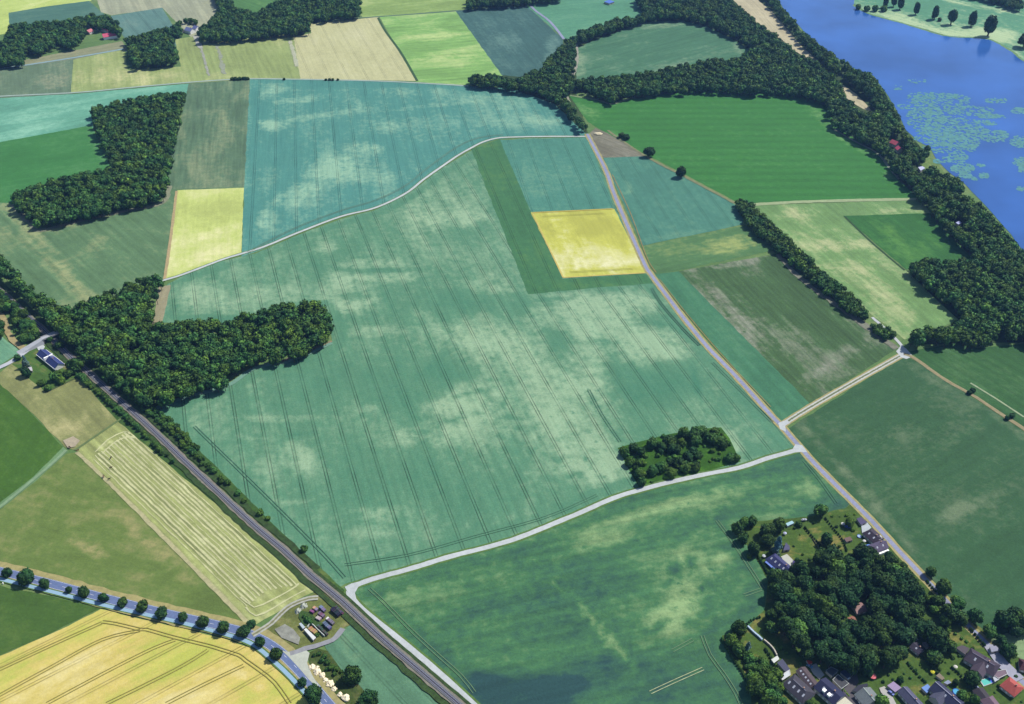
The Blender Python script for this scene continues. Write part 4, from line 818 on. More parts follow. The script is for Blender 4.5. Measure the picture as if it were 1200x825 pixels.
# scrub along the railway, one low bush after another
rs = random.Random(3); Pq = smooth_path([Vector((at(*p).x, at(*p).y, 0)) for p in P_rail], 5.0)
cnt = 0
for i in range(1, len(Pq)-1):
    p = Pq[i]; d = (Pq[i+1]-Pq[i-1]).normalized(); nn = Vector((-d.y, d.x, 0)); X, Y = pix(p.x, p.y)
    if not (60 < X < 500): continue
    for side in (-1, 1):
        dist = rs.uniform(8.5, 12) if side > 0 else rs.uniform(7.5, 10)
        want = (side < 0 and 85 < X < 182) or (side > 0 and 120 < X < 240) 
        if side < 0 and 182 <= X < 230: want = rs.random() < .3
        if side > 0 and X >= 240: want = rs.random() < .22 and X < 400
        if not want: continue
        b = p+nn*(dist*side*(1 if True else 0)); r = rs.uniform(2.2, 3.4)
        BX = [b]
        if side > 0 and X < 215: BX.append(p+nn*(dist+5.5))
        for bb in BX:
            make_tree(bb.x, bb.y, r, r*1.5, rs.uniform(.05, .35), 'bush', label='low green bush on the railway bank, %s side of the track' % ('field' if side > 0 else 'paddock'), cat='bush', group='bushes on the %s side of the railway' % ('field' if side > 0 else 'paddock')); cnt += 1
print('rail bushes', cnt)
#==BUILDINGS==
m_glass = flat_mat('window_glass', (.03, .04, .06, 1), .1, 2, .15, .5)
def RC(r, g, b): return plain(disp(r, g, b), .75, .25)
m_render = RC(225, 220, 210); m_doorw = plain((.12, .07, .04, 1)); m_whitep = plain((.75, .75, .74, 1), .5)
def roof_mat(name, c, rows=.9):
    m, nt, p = mat(name); q = N(nt); tc = q.new('ShaderNodeTexCoord').outputs['Object']
    pos = q.new('ShaderNodeNewGeometry').outputs['Position']; sep = q.new('ShaderNodeSeparateXYZ'); q.link(tc, sep.inputs[0])
    st = q.math('PINGPONG', sep.outputs[1], rows/2)
    f = q.math('MULTIPLY', q.ramp(st, 0, rows/2, .86, 1.08), q.ramp(q.noise(pos, .9, 4, .65), .3, .7, .78, 1.2))
    q.link(q.scale(c, f), p.inputs['Base Color']); p.inputs['Roughness'].default_value = .65; p.inputs['Specular IOR Level'].default_value = .3
    return m
def frame(a, b, z=0.0):
    A, B = at(*a, z), at(*b, z); d = B-A
    return (A+B)/2, math.atan2(d.y, d.x), d.length
def windows_on(root, L, W, eh, storeys, sides=(1, -1), wn=None):
    n = wn or max(2, int(L/3.2))
    for s_ in sides:
        for st in range(storeys):
            for i in range(n):
                x = -L/2+(i+.5)*L/n
                if st == 0 and i == n//2 and s_ == sides[0]:
                    mb = MB(); mb.box(x-.5, s_*W/2-.05, 0.05, x+.5, s_*W/2+.06, 2.1); mb.build('door', m_doorw, root); continue
                z = 1.0+2.7*st
                if z+1.3 > eh: continue
                mb = MB(); mb.box(x-.7, s_*W/2-.05, z-.1, x+.7, s_*W/2+.05, z+1.35); fr = mb.build('window', m_whitep, root)
                g = MB(); g.box(x-.58, s_*W/2-.03, z, x+.58, s_*W/2+.075, z+1.25); g.build('pane', m_glass, fr)
def gable_geo(mb_w, mb_r, L, W, eh, rh, ov=.45, x0=None, th=.22, hip=0.0):
    l = L/2; w_ = W/2
    mb_w.box(-l, -w_, -.1, l, w_, eh)
    if hip == 0:
        k = (rh-eh)
        for x, sx in ((-l, -1), (l, 1)):
            mb_w.face([(x, -w_, eh), (x, w_, eh), (x, 0, rh-.02)][::sx])
    sl = (rh-eh)/w_; zo = eh-ov*sl; lo = l+ov
    for s_ in (-1, 1):
        a = (-lo, s_*(w_+ov), zo); b = (lo, s_*(w_+ov), zo); c = (lo-hip, 0, rh+.05); d = (-lo+hip, 0, rh+.05)
        up = lambda p: (p[0], p[1], p[2]+th)
        pts = [a, b, c, d] if s_ < 0 else [b, a, d, c]
        mb_r.face([up(p) for p in pts]); mb_r.face(pts[::-1])
        for i in range(4):
            p, r_ = pts[i], pts[(i+1) % 4]; mb_r.face([p, r_, up(r_), up(p)])
    if hip:
        for sx in (-1, 1):
            p0 = (sx*lo, -(w_+ov), zo+th); p1 = (sx*lo, w_+ov, zo+th); p2 = (sx*(lo-hip), 0, rh+.05+th)
            mb_r.face([p0, p1, p2][::sx])
def house(a, b, W, eh, rh, roofc, label, wallc=None, name='house', chim=True, storeys=1, hip=0.0, skyl=0, ridge=None, cat='house', win=True, group=None, extra_len=0):
    c, an, L = frame(a, b, eh); L += extra_len
    root = empty(name, (c.x, c.y, 0), an); tag(root, label, cat, group)
    mw, mr = MB(), MB(); gable_geo(mw, mr, L, W, eh, rh, hip=hip)
    mw.build('wall', wallc or m_render, root)
    rf = mr.build('roof', roof_mat('roof_tiles', disp(*roofc)), root)
    if chim:
        mb = MB(); mb.box(L*.18-.4, .3, eh, L*.18+.4, 1.0, rh+1.0); mb.box(L*.18-.5, .2, rh+1.0, L*.18+.5, 1.1, rh+1.15); mb.build('chimney', plain(disp(190,150,130)), rf)
    if ridge:
        mb = MB(); mb.box(-L/2-.4+hip, -.22, rh+.2, L/2+.4-hip, .22, rh+.42); mb.build('ridge_cap', plain(disp(*ridge)), rf)
    sl = (rh-eh)/(W/2)
    for i in range(skyl):
        x = -L/2+L*(i+.7)/(skyl+.4); y0 = -W/2*.62; y1 = -W/2*.30
        mb = MB(); z0 = rh+y0*sl+.30; z1 = rh+y1*sl+.30
        mb.face([(x-.6, y0, z0), (x+.6, y0, z0), (x+.6, y1, z1), (x-.6, y1, z1)]); mb.face([(x-.6, y0, z0-.1), (x-.6, y1, z1-.1), (x+.6, y1, z1-.1), (x+.6, y0, z0-.1)])
        mb.build('skylight', plain(disp(215,220,235), .3), rf)
    if win: windows_on(root, L, W, eh, storeys)
    return root, L
def cross_gable(root, x, L, W, eh, rh, roofc):     # a wing of the same house, at right angles
    mw, mr = MB(), MB(); gable_geo(mw, mr, L, W, eh-.01, rh-.15)
    g = mw.build('wing_wall', m_render, root); g.rotation_euler = (0, 0, math.pi/2); g.location = (x, -L*.28, 0)
    g = mr.build('wing_roof', roof_mat('roof_tiles', disp(*roofc)), root); g.rotation_euler = (0, 0, math.pi/2); g.location = (x, -L*.28, 0)
def flat_building(pts, h, roofc, label, name='garage', cat='garage', wallc=None, rim=None, slope=0, group=None, door=True):
    P = [at(x, y, h) for x, y in pts]; c = sum(P, Vector())/len(P)
    root = empty(name, (c.x, c.y, 0)); tag(root, label, cat, group)
    q4 = [(p.x-c.x, p.y-c.y) for p in P]
    if sum(q4[i-1][0]*q4[i][1]-q4[i][0]*q4[i-1][1] for i in range(len(q4))) < 0: q4.reverse()
    mb = MB(); mb.prism(q4, -.1, h); mb.build('wall', wallc or m_render, root)
    mb = MB(); mb.prism([(x*1.05, y*1.05) for x, y in q4], h+.01, h+.22); rf = mb.build('roof', RC(*roofc), root)
    if rim:
        mb = MB()
        for i in range(len(q4)):
            a, b = Vector(q4[i-1]).to_3d()*1.05, Vector(q4[i]).to_3d()*1.05; mb.tube(a+Vector((0, 0, h+.3)), b+Vector((0, 0, h+.3)), .22, .22, 6)
        mb.build('rim', RC(*rim), rf)
    if door:
        a, b = Vector(q4[0]).to_3d(), Vector(q4[1]).to_3d(); m_ = (a+b)/2; d = (b-a).normalized(); n_ = Vector((d.y, -d.x, 0)); mb = MB()
        p0 = m_-d*.9+n_*.03; p1 = m_+d*.9+n_*.03
        for k in (0, 1): mb.face([(p0.x+n_.x*.04*k, p0.y+n_.y*.04*k, 0.05), (p1.x+n_.x*.04*k, p1.y+n_.y*.04*k, .05), (p1.x+n_.x*.04*k, p1.y+n_.y*.04*k, 2.1), (p0.x+n_.x*.04*k, p0.y+n_.y*.04*k, 2.1)])
        mb.build('door', m_doorw, root)
    return root
def patio(pts, c, name='patio'):
    return sheet(name, pts, flat_mat('paving', disp(*c), .1, .6))
# blue-roofed bungalow with a pale terrace
patio([(915,653),(922,650),(930,658),(936,666),(930,669),(922,665)], (205,208,196))
h, L = house((903,652), (928,673), 10.5, 3.0, 6.2, (62,66,118), 'navy-roofed bungalow in the garden at the left side of the grove', hip=3.5, skyl=5)
cr = MB(); cr.box(-L*.45, 5.6, 2.5, L*.1, 7.6, 2.62)
for x in (-L*.43, -L*.17, L*.08): cr.box(x-.08, 7.4, 0, x+.08, 7.56, 2.5)
v = cr.build('veranda', RC(120,150,235), h); v.scale = (1, -1, 1)
v.data.flip_normals()
flat_building([(929,657),(935,660),(937,666),(930,669)], 2.6, (70,62,120), 'flat dark violet garage beside the pale terrace of the navy bungalow')
flat_building([(921,636),(925,640),(925.5,644),(918,645)], 2.5, (84,84,120), 'small grey-roofed hut at the foot of the blue spruce', 'garden_hut', 'hut')
# pair by the lane
patio([(1009,616),(1016,613),(1021,619),(1014,625),(1010,626)], (196,206,212))
h, L = house((1017,622), (1030,634), 10.5, 3.6, 6.0, (58,48,68), 'dark brown-roofed house beside the lane, the northern one of the pair', hip=2.5, skyl=2)
h, L = house((1021,643.5), (1037,637.5), 8.0, 4.0, 7.4, (108,98,128), 'grey-violet-roofed house with a white front beside the lane', skyl=2, storeys=1)
m_ = MB(); m_.box(-L/2+.2, -5.9, 0, L/2-.2, -4.1, 2.6); m_.build('porch', m_whitep, h)
flat_building([(1004,608),(1009,606),(1016,612),(1009,615)], 2.5, (82,76,116), 'violet-grey flat garage beside the lane north of the paved yard')
flat_building([(1013.5,639),(1019,638),(1021,645),(1020,647)], 2.4, (100,150,240), 'bright blue terrace roof against the grey-violet house', 'terrace_roof', 'canopy')
flat_building([(1028,629),(1032,627.5),(1034,631),(1030,633)], 4.3, (225,228,225), 'white roof box over the corner between the two lane houses', 'annex', 'annex')
# cottage in the grove edge
h, L = house((1070,755.5), (1080,763.5), 7.5, 2.8, 4.6, (66,62,84), 'small dark cottage half under the trees of the grove', chim=True, skyl=1)
flat_building([(1081,753),(1089,752),(1092,757),(1086,759)], 2.4, (150,142,140), 'pale brown shed right of the dark cottage', 'garden_shed', 'shed')
flat_building([(1070.5,745),(1073,745),(1076,749.5),(1073.5,751)], 2.3, (225,235,228), 'white pointed hut behind the dark cottage', 'garden_shed', 'shed')
# clearing in the grove
h, L = house((1001,714), (1012,711), 8, 2.8, 4.8, (176,140,138), 'rose-brown roof showing in the clearing of the grove', chim=False, name='summer_house', cat='summer house')
h, L = house((996,727), (1001,725), 4.5, 2.5, 3.8, (178,122,104), 'small orange-brown hut in the clearing of the grove', chim=False, name='garden_hut', cat='hut', win=False)
h, L = house((960,723), (963,722), 3.5, 2.5, 3.6, (178,130,112), 'tiny orange-brown roof among the grove trees at its left side', chim=False, name='garden_hut', cat='hut', win=False)
# big brown complex
h, L = house((1134,766), (1168,786), 12.5, 4.2, 7.6, (74,64,82), 'large brown-roofed house complex beside the lane', hip=3, skyl=2, ridge=(120,114,140))
cross_gable(h, L*.05, 15, 8.5, 4.2, 7.2, (88,76,92))
patio([(1152,757),(1163,756),(1170,764),(1180,776),(1200,795),(1190,800),(1170,783)], (176,178,196))
patio([(1143,785),(1150,783),(1160,788),(1164,792),(1150,796),(1146,792)], (150,152,156))
flat_building([(1120,759),(1128,756.5),(1136,760),(1131,767)], 3.0, (84,76,86), 'low brown annex at the garden end of the large brown complex', 'annex', 'annex')
flat_building([(1136,775),(1140.5,772.5),(1149,783),(1145,785)], 2.6, (220,238,226), 'long pale greenhouse roof along the large brown complex', 'greenhouse', 'greenhouse')
flat_building([(1164,791),(1168,787),(1178,785),(1180,790),(1170,795)], 2.6, (130,110,126), 'mauve annex with a white curved front by the lane', 'annex', 'annex', rim=(235,235,235))
flat_building([(1163,793),(1167,791),(1171,796),(1166,799)], 2.4, (200,206,218), 'white-grey lean-to between the brown complex and the red roof', 'lean_to', 'shed')
flat_building([(1160,758),(1167,757),(1172,762),(1162,764)], 3.0, (160,162,184), 'flat pale grey annex roof north of the brown complex', 'annex', 'annex')
h, L = house((1178,798.5), (1194,811), 11.5, 3.6, 6.6, (196,92,84), 'red-tiled house beside the lane at the right edge', hip=3)
h, L = house((1195,778), (1215,783), 9, 3.4, 6, (84,40,56), 'dark red-roofed house cut by the right edge', hip=2)
h, L = house((1146,808), (1156,821), 8, 2.8, 4.4, (52,44,58), 'dark low roof behind the brown-roofed house at the bottom edge', chim=False)
h, L = house((1156,818), (1172,838), 10, 3.2, 6, (128,104,120), 'brown-roofed house cut by the bottom edge near the right corner', hip=2)
# swimming pool
def rect_pool(pts, label):
    P = [at(x, y, .3) for x, y in pts]; c = sum(P, Vector())/4; root = empty('swimming_pool', (c.x, c.y, 0)); tag(root, label, 'pool')
    q4 = [(p.x-c.x, p.y-c.y) for p in P]
    if sum(q4[i-1][0]*q4[i][1]-q4[i][0]*q4[i-1][1] for i in range(4)) < 0: q4.reverse()
    mb = MB(); mb.prism([(x*1.18, y*1.18) for x, y in q4], .3, .85); mb.build('pool_edge', RC(215,215,215), root)
    mb = MB(); mb.prism(q4, .7, .90); mb.build('pool_water', plain(disp(90,215,200), .15, .5), root)
    mb = MB(); a, b = Vector(q4[0]), Vector(q4[1]); c_, d = Vector(q4[2]), Vector(q4[3])
    mb.prism([tuple(b), tuple(c_), tuple(c_+(d-c_)*.22), tuple(b+(a-b)*.22)], .905, .96); mb.build('pool_cover', RC(70,120,240), root)
rect_pool([(1149,798),(1160,794),(1164,800),(1153,804)], 'turquoise swimming pool with a blue cover beside the domed tree')
def round_pool(px, py, r, label, c=(80,190,235)):
    p = at(px, py, .6); root = empty('round_pool', (p.x, p.y, 0)); tag(root, label, 'pool')
    mb = MB(); mb.lathe([(r*1.0, 0.2), (r*1.06, .9), (r*1.12, 1.0), (r*.98, 1.0), (r*.97, .7)], 20); mb.build('pool_wall', RC(60,110,230), root)
    mb = MB(); mb.lathe([(r*.97, .85), (.01, .86)], 20); mb.build('pool_water', plain(disp(*c), .15, .5), root)
round_pool(1121, 811, 2.4, 'round blue pool on the lawn behind the navy gabled house')
round_pool(1007, 628.5, 1.6, 'small pale round paddling pool in the lane garden', (190,215,240))
# navy gabled, grey long, pale gabled, navy large
h, L = house((1095,803), (1124,828), 10.5, 4.2, 7.6, (58,62,98), 'navy gabled house with a pale ridge at the bottom edge', ridge=(176,180,206), skyl=1); cross_gable(h, -L*.10, 13, 8, 4.2, 7.4, (92,94,118))
flat_building([(1080,806),(1087,802),(1091.5,807),(1086,812)], 2.6, (120,160,230), 'light blue terrace roof at the corner of the navy gabled house', 'terrace_roof', 'canopy')
flat_building([(1106,800),(1111,797),(1115,800),(1110,802)], 2.4, (150,160,190), 'small grey shed in the garden behind the navy gabled house', 'garden_shed', 'shed')
flat_building([(1097,792),(1101,789),(1107,795),(1104,797)], 2.2, (142,130,110), 'brown shed in the long garden below the grove', 'garden_shed', 'shed')
h, L = house((1058,808), (1078,830), 8.5, 3.4, 6, (92,94,124), 'long grey-violet roof at the bottom edge right of the pale drive', ridge=(140,142,170))
flat_building([(1040,803.5),(1047,799),(1056,806),(1049,811)], 3.0, (170,150,190), 'pale annex with coloured roof panels at the end of the long grey roof', 'annex', 'annex')
patio([(1030,807),(1036,805),(1043,812),(1050,826),(1046,840),(1040,822),(1032,812)], (196,194,190))
h, L = house((1012.5,812), (1021,822), 13.5, 3.6, 7.0, (128,138,142), 'pale grey slate-roofed gabled house at the bottom edge', ridge=(190,205,195), wallc=RC(190,185,178), extra_len=3)
flat_building([(999,809),(1006,803),(1016,801),(1017,804),(1004,811)], 2.8, (40,44,66), 'black glass lean-to behind the pale grey slate house', 'lean_to', 'shed')
patio([(995,792),(1004,790),(1006,800),(998,812),(1008,828),(1000,830),(988,812),(986,806)], (98,94,100), 'dark_yard')
h, L = house((961,800), (984,820), 12.5, 4.4, 7.4, (36,42,84), 'large navy-roofed house with white dormers at the bottom edge', chim=True, skyl=2)
mb = MB()
for x in (-2, 2.2): mb.box(x-1.1, -5.2, 4.8, x+1.1, -2.6, 6.9)
mb.build('dormer', m_whitep, h)
flat_building([(978,822),(988,815),(1000,826),(990,834)], 3, (225,222,200), 'cream flat roof against the large navy-roofed house', 'annex', 'annex')
h, L = house((938.5,784), (954,804), 7.4, 3.0, 4.6, (88,74,82), 'long low brown barn with pale skylights below the grove', name='barn', cat='barn', chim=False, skyl=5, win=False)
patio([(948,782),(956,778),(966,792),(960,797),(953,791)], (186,190,186))
h, L = house((924,796), (948,818), 13, 3.8, 7.4, (70,68,82), 'long dark slate-roofed house at the western edge of the village', skyl=4, hip=4, ridge=(130,130,150))
flat_building([(913,793),(925,785.5),(926,791),(917,797)], 2.8, (222,228,236), 'white conservatory at the garden end of the long slate house', 'conservatory', 'conservatory', rim=(240,240,240))
flat_building([(911,777),(917,772.5),(926,785),(920,787)], 2.7, (78,82,110), 'narrow grey-roofed outbuilding between two white roofs', 'outbuilding', 'shed')
flat_building([(904,773),(911,768.5),(913,772.5),(907,777)], 2.5, (232,238,232), 'white patio roof at the end of the narrow grey outbuilding', 'patio_roof', 'canopy')
flat_building([(976,797),(982,791),(994,801),(986,807)], 3.0, (70,72,80), 'flat dark roof with a white rim in the middle of the bottom row', 'outbuilding', 'shed', rim=(205,210,205))
flat_building([(968,786),(974,782),(982,786),(975,793)], 2.8, (88,96,108), 'grey flat roof with a pale edge behind the rimmed roof', 'outbuilding', 'shed', rim=(150,165,165))
flat_building([(985,788),(989,785),(1000,790),(993,795)], 2.6, (80,86,120), 'slate blue shed with a white gutter under the grove edge', 'garden_shed', 'shed')
flat_building([(992,795),(995,793),(997,794.5),(994,796.5)], 2.3, (225,230,235), 'tiny white hut in front of the slate blue shed', 'garden_shed', 'shed')
flat_building([(945,773.5),(951,775),(952,777),(948,779)], 2.4, (232,78,54), 'bright red garden tent at the edge of the grove', 'garden_tent', 'tent')
flat_building([(925,770),(928,768.5),(931,771.5),(927.5,773)], 1.0, (200,206,200), 'white table on the dry garden lawn', 'garden_table', 'table', door=False) if False else None
# hedges
m_hleaf = m_leaf
def hedge(pts, w_, h_, label, tint=.1):
    P = smooth_path([Vector((at(*p).x, at(*p).y, 0)) for p in pts], 2.0); root = empty('hedge', (P[0].x, P[0].y, 0)); tag(root, label, 'hedge')
    Vs = []; F3 = []; F4 = []; T = []; nb = 0
    for p in P[::1]:
        V, f3, f4, t = VAR[random.randrange(8)]; sc = np.array([w_*.75, w_*.75, h_*.55])
        Vs.append(V*sc+np.array([p.x-P[0].x, p.y-P[0].y, h_*.5])); F3.append(f3+nb); F4.append(f4+nb); T.append(t+tint); nb += len(V)
    link_mesh('foliage', arrays_mesh('foliage', np.concatenate(Vs), np.concatenate(F3), np.concatenate(F4), np.concatenate(T), m_leaf), root)
hedge([(943,619),(950,628),(962,642),(962,650)], 1.3, 2.4, 'dark clipped hedge beside the lawn above the grove', .0)
hedge([(967,608),(976,620),(986,632),(992,646)], 1.2, 2.2, 'long dark hedge between the two lane gardens', .0)
hedge([(885,648),(892,660),(899,672),(903,680)], 1.6, 2.6, 'hedge on the field boundary beside the navy bungalow', .05)
hedge([(897,762),(903,771),(907,780)], 1.6, 2.4, 'dark hedge along the white patio roof', .0)
hedge([(846,750),(856,768),(868,786),(876,800),(880,815)], 1.6, 2.6, 'long green hedge between the western gardens and the barley', .2)
hedge([(986,806),(990,811),(994,816)], 1.2, 1.6, 'yellow-green clipped hedge beside the dark yard', .9)
hedge([(1115,783),(1126,793),(1133,801),(1140,812)], 1.2, 2.2, 'dark hedge beside the white garden wall', .02)
hedge([(1137,738),(1145,748),(1153,757)], 1.6, 2.6, 'dark hedge on the village side of the lane at the large brown complex', .0)
hedge([(1078,672),(1086,682),(1096,694)][1:], 1.5, 2.2, 'green hedge on the village side of the lane near the grove', .15)
hedge([(1064,778),(1074,790),(1084,800)], 1.5, 2.2, 'green hedge in the long gardens below the grove', .2)
hedge([(1076,766),(1088,779),(1100,791)], 1.5, 2.4, 'dark hedge running down from the dark cottage', .03)
hedge([(846,748),(858,742),(870,738),(880,728),(890,724)][2:], 1.4, 2.2, 'green hedge at the northern edge of the western garden', .2)
# wall, parasols, greenhouse, furniture
def wall_(pts, h_, w_, c, label, name='garden_wall', cat='wall'):
    P = smooth_path([Vector((at(*p).x, at(*p).y, 0)) for p in pts], 3.0); mb = MB()
    for a, b in zip(P[:-1], P[1:]):
        d = (b-a).normalized(); n_ = Vector((-d.y, d.x, 0))*w_/2; b = b+d*.05
        v = [a+n_, a-n_, b-n_, b+n_]; k = len(mb.v)
        mb.v += [(p.x, p.y, -.1) for p in v]+[(p.x, p.y, h_) for p in v]
        for f in ((4,5,6,7),(0,1,5,4)[::-1],(1,2,6,5)[::-1],(2,3,7,6)[::-1],(3,0,4,7)[::-1]): mb.f.append(tuple(k+i for i in f)); mb.mi.append(0)
    tag(mb.build(name, RC(*c)), label, cat)
wall_([(1130,793),(1136,799),(1143,805),(1148,809)], 1.8, .8, (190,205,245), 'pale blue-white garden wall beside the swimming pool')
wall_([(876,735),(883,742),(889,747),(893,751)], 2.0, 1.3, (190,214,238), 'pale blue wall strip at the northern tip of the western garden')
wall_([(895,751),(902,757),(907,763),(910,769)], 2.0, .9, (214,206,192), 'cream garden wall leading to the white patio roof')
wall_([(956,601),(962,606),(967,610)][0:0] or [(884,796),(890,803)], 1.2, .3, (150,150,140), 'short grey wall in the western shrubbery')
wall_([(952,632),(957,640),(961,648)], 1.4, .25, (110,112,84), 'thin fence between the two lawns above the grove', 'garden_fence', 'fence')
def parasol(px, py, r, c, label):
    p = at(px, py, 2.3); root = empty('parasol', (p.x, p.y, 0)); tag(root, label, 'parasol')
    mb = MB(); mb.lathe([(.01, 2.75), (r*.5, 2.55), (r, 2.15), (r*.97, 2.1), (.01, 2.6)], 8); mb.build('canopy', RC(*c), root)
    mb = MB(); mb.tube((0, 0, 0), (0, 0, 2.6), .04, .04, 6); mb.build('pole', m_whitep, root)
    mb = MB(); mb.lathe([(.35, 0), (.35, .12), (.05, .15)], 10); mb.build('base', m_whitep, root)
parasol(1023, 792, 2.5, (248,130,140), 'salmon pink parasol on the lawn below the grove')
parasol(988, 613.5, 1.7, (240,240,236), 'white parasol in the lane garden')
parasol(1013, 633.5, 1.4, (240,240,240), 'small white parasol beside the dark brown house')
parasol(1093, 787, 1.6, (222,216,50), 'yellow parasol in the long garden below the grove')
parasol(893, 741, 0.1, (0,0,0), '') if False else None
parasol(1096+24, 781, 1.5, (236,232,226), 'white parasol on the lawn left of the brown complex')
parasol(895.5, 651, 1.6, (225,232,240), 'white parasol at the field corner of the navy bungalow')
parasol(920, 624.5, 1.5, (200,205,240), 'pale parasol beside the spruce')
flat_building([(921,613.5),(928,610.5),(930.5,613),(923,616.5)], 2.3, (176,218,232), 'pale turquoise greenhouse at the northern garden corner', 'greenhouse', 'greenhouse')
flat_building([(885,781),(891,777),(895,780),(888,784)][0:0] or [(886,780),(893,776.5),(896,779),(889,783)], 2.3, (130,136,160), 'grey shed in the western shrubbery', 'garden_shed', 'shed')
flat_building([(989,631),(996,629),(999,633),(992,635)], 2.2, (120,96,92), 'brown shed beside the long dark hedge', 'garden_shed', 'shed')
def car(px, py, heading, c, label, van=False):
    p = at(px, py, .7); root = empty('parked_car', (p.x, p.y, LAYER[0]*.005+.12), heading); tag(root, label, 'car')
    mb = MB(); hh = 1.0
    mb.prism([(-2.2,-.8),(-1.9,-.9),(1.9,-.9),(2.2,-.7),(2.2,.7),(1.9,.9),(-1.9,.9),(-2.2,.8)], .3, .95); mb.build('body', plain(disp(*c), .3, .5), root)
    mb = MB(); b = len(mb.v); mb.v += [(-1.9,-.8,.95),(1.0,-.8,.95),(1.0,.8,.95),(-1.9,.8,.95),(-1.5,-.65,1.45),(.3,-.65,1.45),(.3,.65,1.45),(-1.5,.65,1.45)]
    for f in ((0,1,5,4),(1,2,6,5),(2,3,7,6),(3,0,4,7)): mb.f.append(f); mb.mi.append(0)
    mb.build('windows', m_glass, root); mb = MB(); mb.box(-1.5,-.65,1.45,.3,.65,1.5); mb.build('roof', plain(disp(*c), .3, .5), root)
    for x in (-1.35, 1.35):
        for y in (-.82, .82): mb = MB(); mb.tube((x, y-.1, .32), (x, y+.1, .32), .32, .32, 12); mb.build('wheel', plain((.02,.02,.02,1)), root)
car(1197.5, 784, R(-40), (120,140,220), 'light blue car parked beside the dark red house')
car(948.5, 781.5, R(-30), (90,160,210), 'light blue car on the pale yard by the brown barn')
car(1083+24, 691, 0, (0,0,0), '') if False else None
car(1098, 693, R(-45), (235,240,245), 'white car standing on the lane under the trees')
car(1044, 813, R(-50), (80,110,210), 'blue car beside the long grey-violet roof')
car(942, 610, R(10), (200,204,222), 'silver car on the field edge at the northern garden corner')
car(993, 618.5, R(-20), (70,110,220), 'bright blue car standing in the lane garden')
# farmhouse at the railway bridge
h, L = house((48.5,412.5), (69.5,429), 9.5, 3.6, 6.8, (60,74,136), 'long farmhouse with blue-grey roofs and white edges by the railway bridge', chim=True, wallc=m_whitep, ridge=(110,120,170))
mb = MB(); mb.box(-1.9, -5.4, 3.3, -.6, 4.2, 7.15); mb.box(-L/2-.7, -5.5, 3.05, L/2+.7, -5.2, 3.4); mb.box(-L/2-.7, 5.2, 3.05, L/2+.7, 5.5, 3.4); mb.build('white_trim', m_whitep, h)
flat_building([(56,414.5),(60,413.5),(62.5,418),(58.5,419.5)], 3.0, (225,228,232), 'white annex on the track side of the blue-roofed farmhouse', 'annex', 'annex')
flat_building([(33,431),(37,430),(38,434.5),(34,435)], 2.4, (214,212,220), 'white hut beside the blue spruce', 'garden_hut', 'hut')
# road bridge over the railway
A, B = at(51, 396, 5.5), at(70, 388, 5.5); d = (B-A).normalized(); A = A-d*1; mid = (A+B)/2; Lb = (B-A).length+2
root = empty('road_bridge', (mid.x, mid.y, 0), math.atan2(d.y, d.x)); tag(root, 'pale concrete road bridge crossing the railway beside the big wood', 'bridge')
mb = MB(); mb.box(-Lb/2, -2.7, 4.9, Lb/2, 2.7, 5.5); mb.build('deck', RC(196,198,206), root)
for s_ in (-1, 1): mb = MB(); mb.box(-Lb/2, s_*2.85-.14, 4.7, Lb/2, s_*2.85+.14, 6.3); mb.build('parapet', RC(206,206,210), root)
for s_ in (-1, 1):
    mb = MB(); mb.box(s_*Lb/2-(1.2 if s_ > 0 else -.2), -2.7, 0, s_*Lb/2+(-.2 if s_ > 0 else 1.2), 2.7, 4.88); mb.build('abutment', RC(150,146,142), root)
mb = MB(); ex = Lb*1.1
a_ = [(-Lb/2, 5.45), (-Lb/2-26, .3), (-Lb/2-26, .0), (-Lb/2, 0)]
for w_, nm in ((2.6, 0),):
    V_ = [(x, -w_*(1 if z > 1 else 1.6), z) for x, z in a_]+[(x, w_*(1 if z > 1 else 1.6), z) for x, z in a_]
    mb.v += V_; mb.f += [(0,1,5,4),(3,2,1,0),(4,5,6,7),(1,2,6,5),(0,4,7,3)]; mb.mi += [0]*5
mb.build('ramp', flat_mat('bleached_road', disp(196,200,208), .1, .3), root)
# farm top left, lake houses, far houses
h, L = house((117,31.5), (134,35.5), 15, 5, 9, (228,126,132), 'upper red-roofed farm building among the trees at the top left', chim=False, name='farm_building', cat='farm building')
h, L = house((120.5,42.5), (137,40), 13, 5, 9, (232,96,130), 'lower red-pink roofed farmhouse with white walls at the top left', storeys=1, name='farmhouse', cat='farmhouse', wallc=m_whitep)
h, L = house((102,37.5), (107,35.5), 11, 4, 7, (220,130,140), 'small red-roofed barn left of the farm buildings at the top left', chim=False, name='barn', cat='barn')
h, L = house((110,30), (122,27), 11, 4, 7, (150,150,170), 'grey-roofed barn behind the upper red farm roof', chim=False, name='barn', cat='barn')
h, L = house((219,34), (226,36), 12, 5, 9, (140,150,205), 'lilac-roofed house in the clearing by the far wood at the top left', wallc=m_whitep)
h, L = house((228,32), (232,33), 11, 5, 8.5, (130,136,190), 'blue-grey roof at the right end of the far clearing', wallc=m_whitep)
h, L = house((200,32.5), (204,33), 9, 4, 7, (70,120,180), 'blue roof at the left end of the far clearing', wallc=m_whitep)
h, L = house((210,35), (214,36), 8, 4, 6.5, (100,130,150), 'small green-grey roof in the middle of the far clearing')
h, L = house((1045,166), (1052,169), 9, 5, 8.5, (238,110,130), 'pink-red roofed house among the lake shore trees, the upper wing', chim=False)
h, L = house((1052,173), (1055,175.5), 8, 4.5, 7.5, (240,100,130), 'pink-red gable among the lake shore trees, the lower wing', chim=False)
flat_building([(1076,196),(1081,195),(1084,197),(1079,200)], 3.5, (205,210,245), 'white roof between the lake shore trees by the big round tree', 'boat_house', 'boat house')
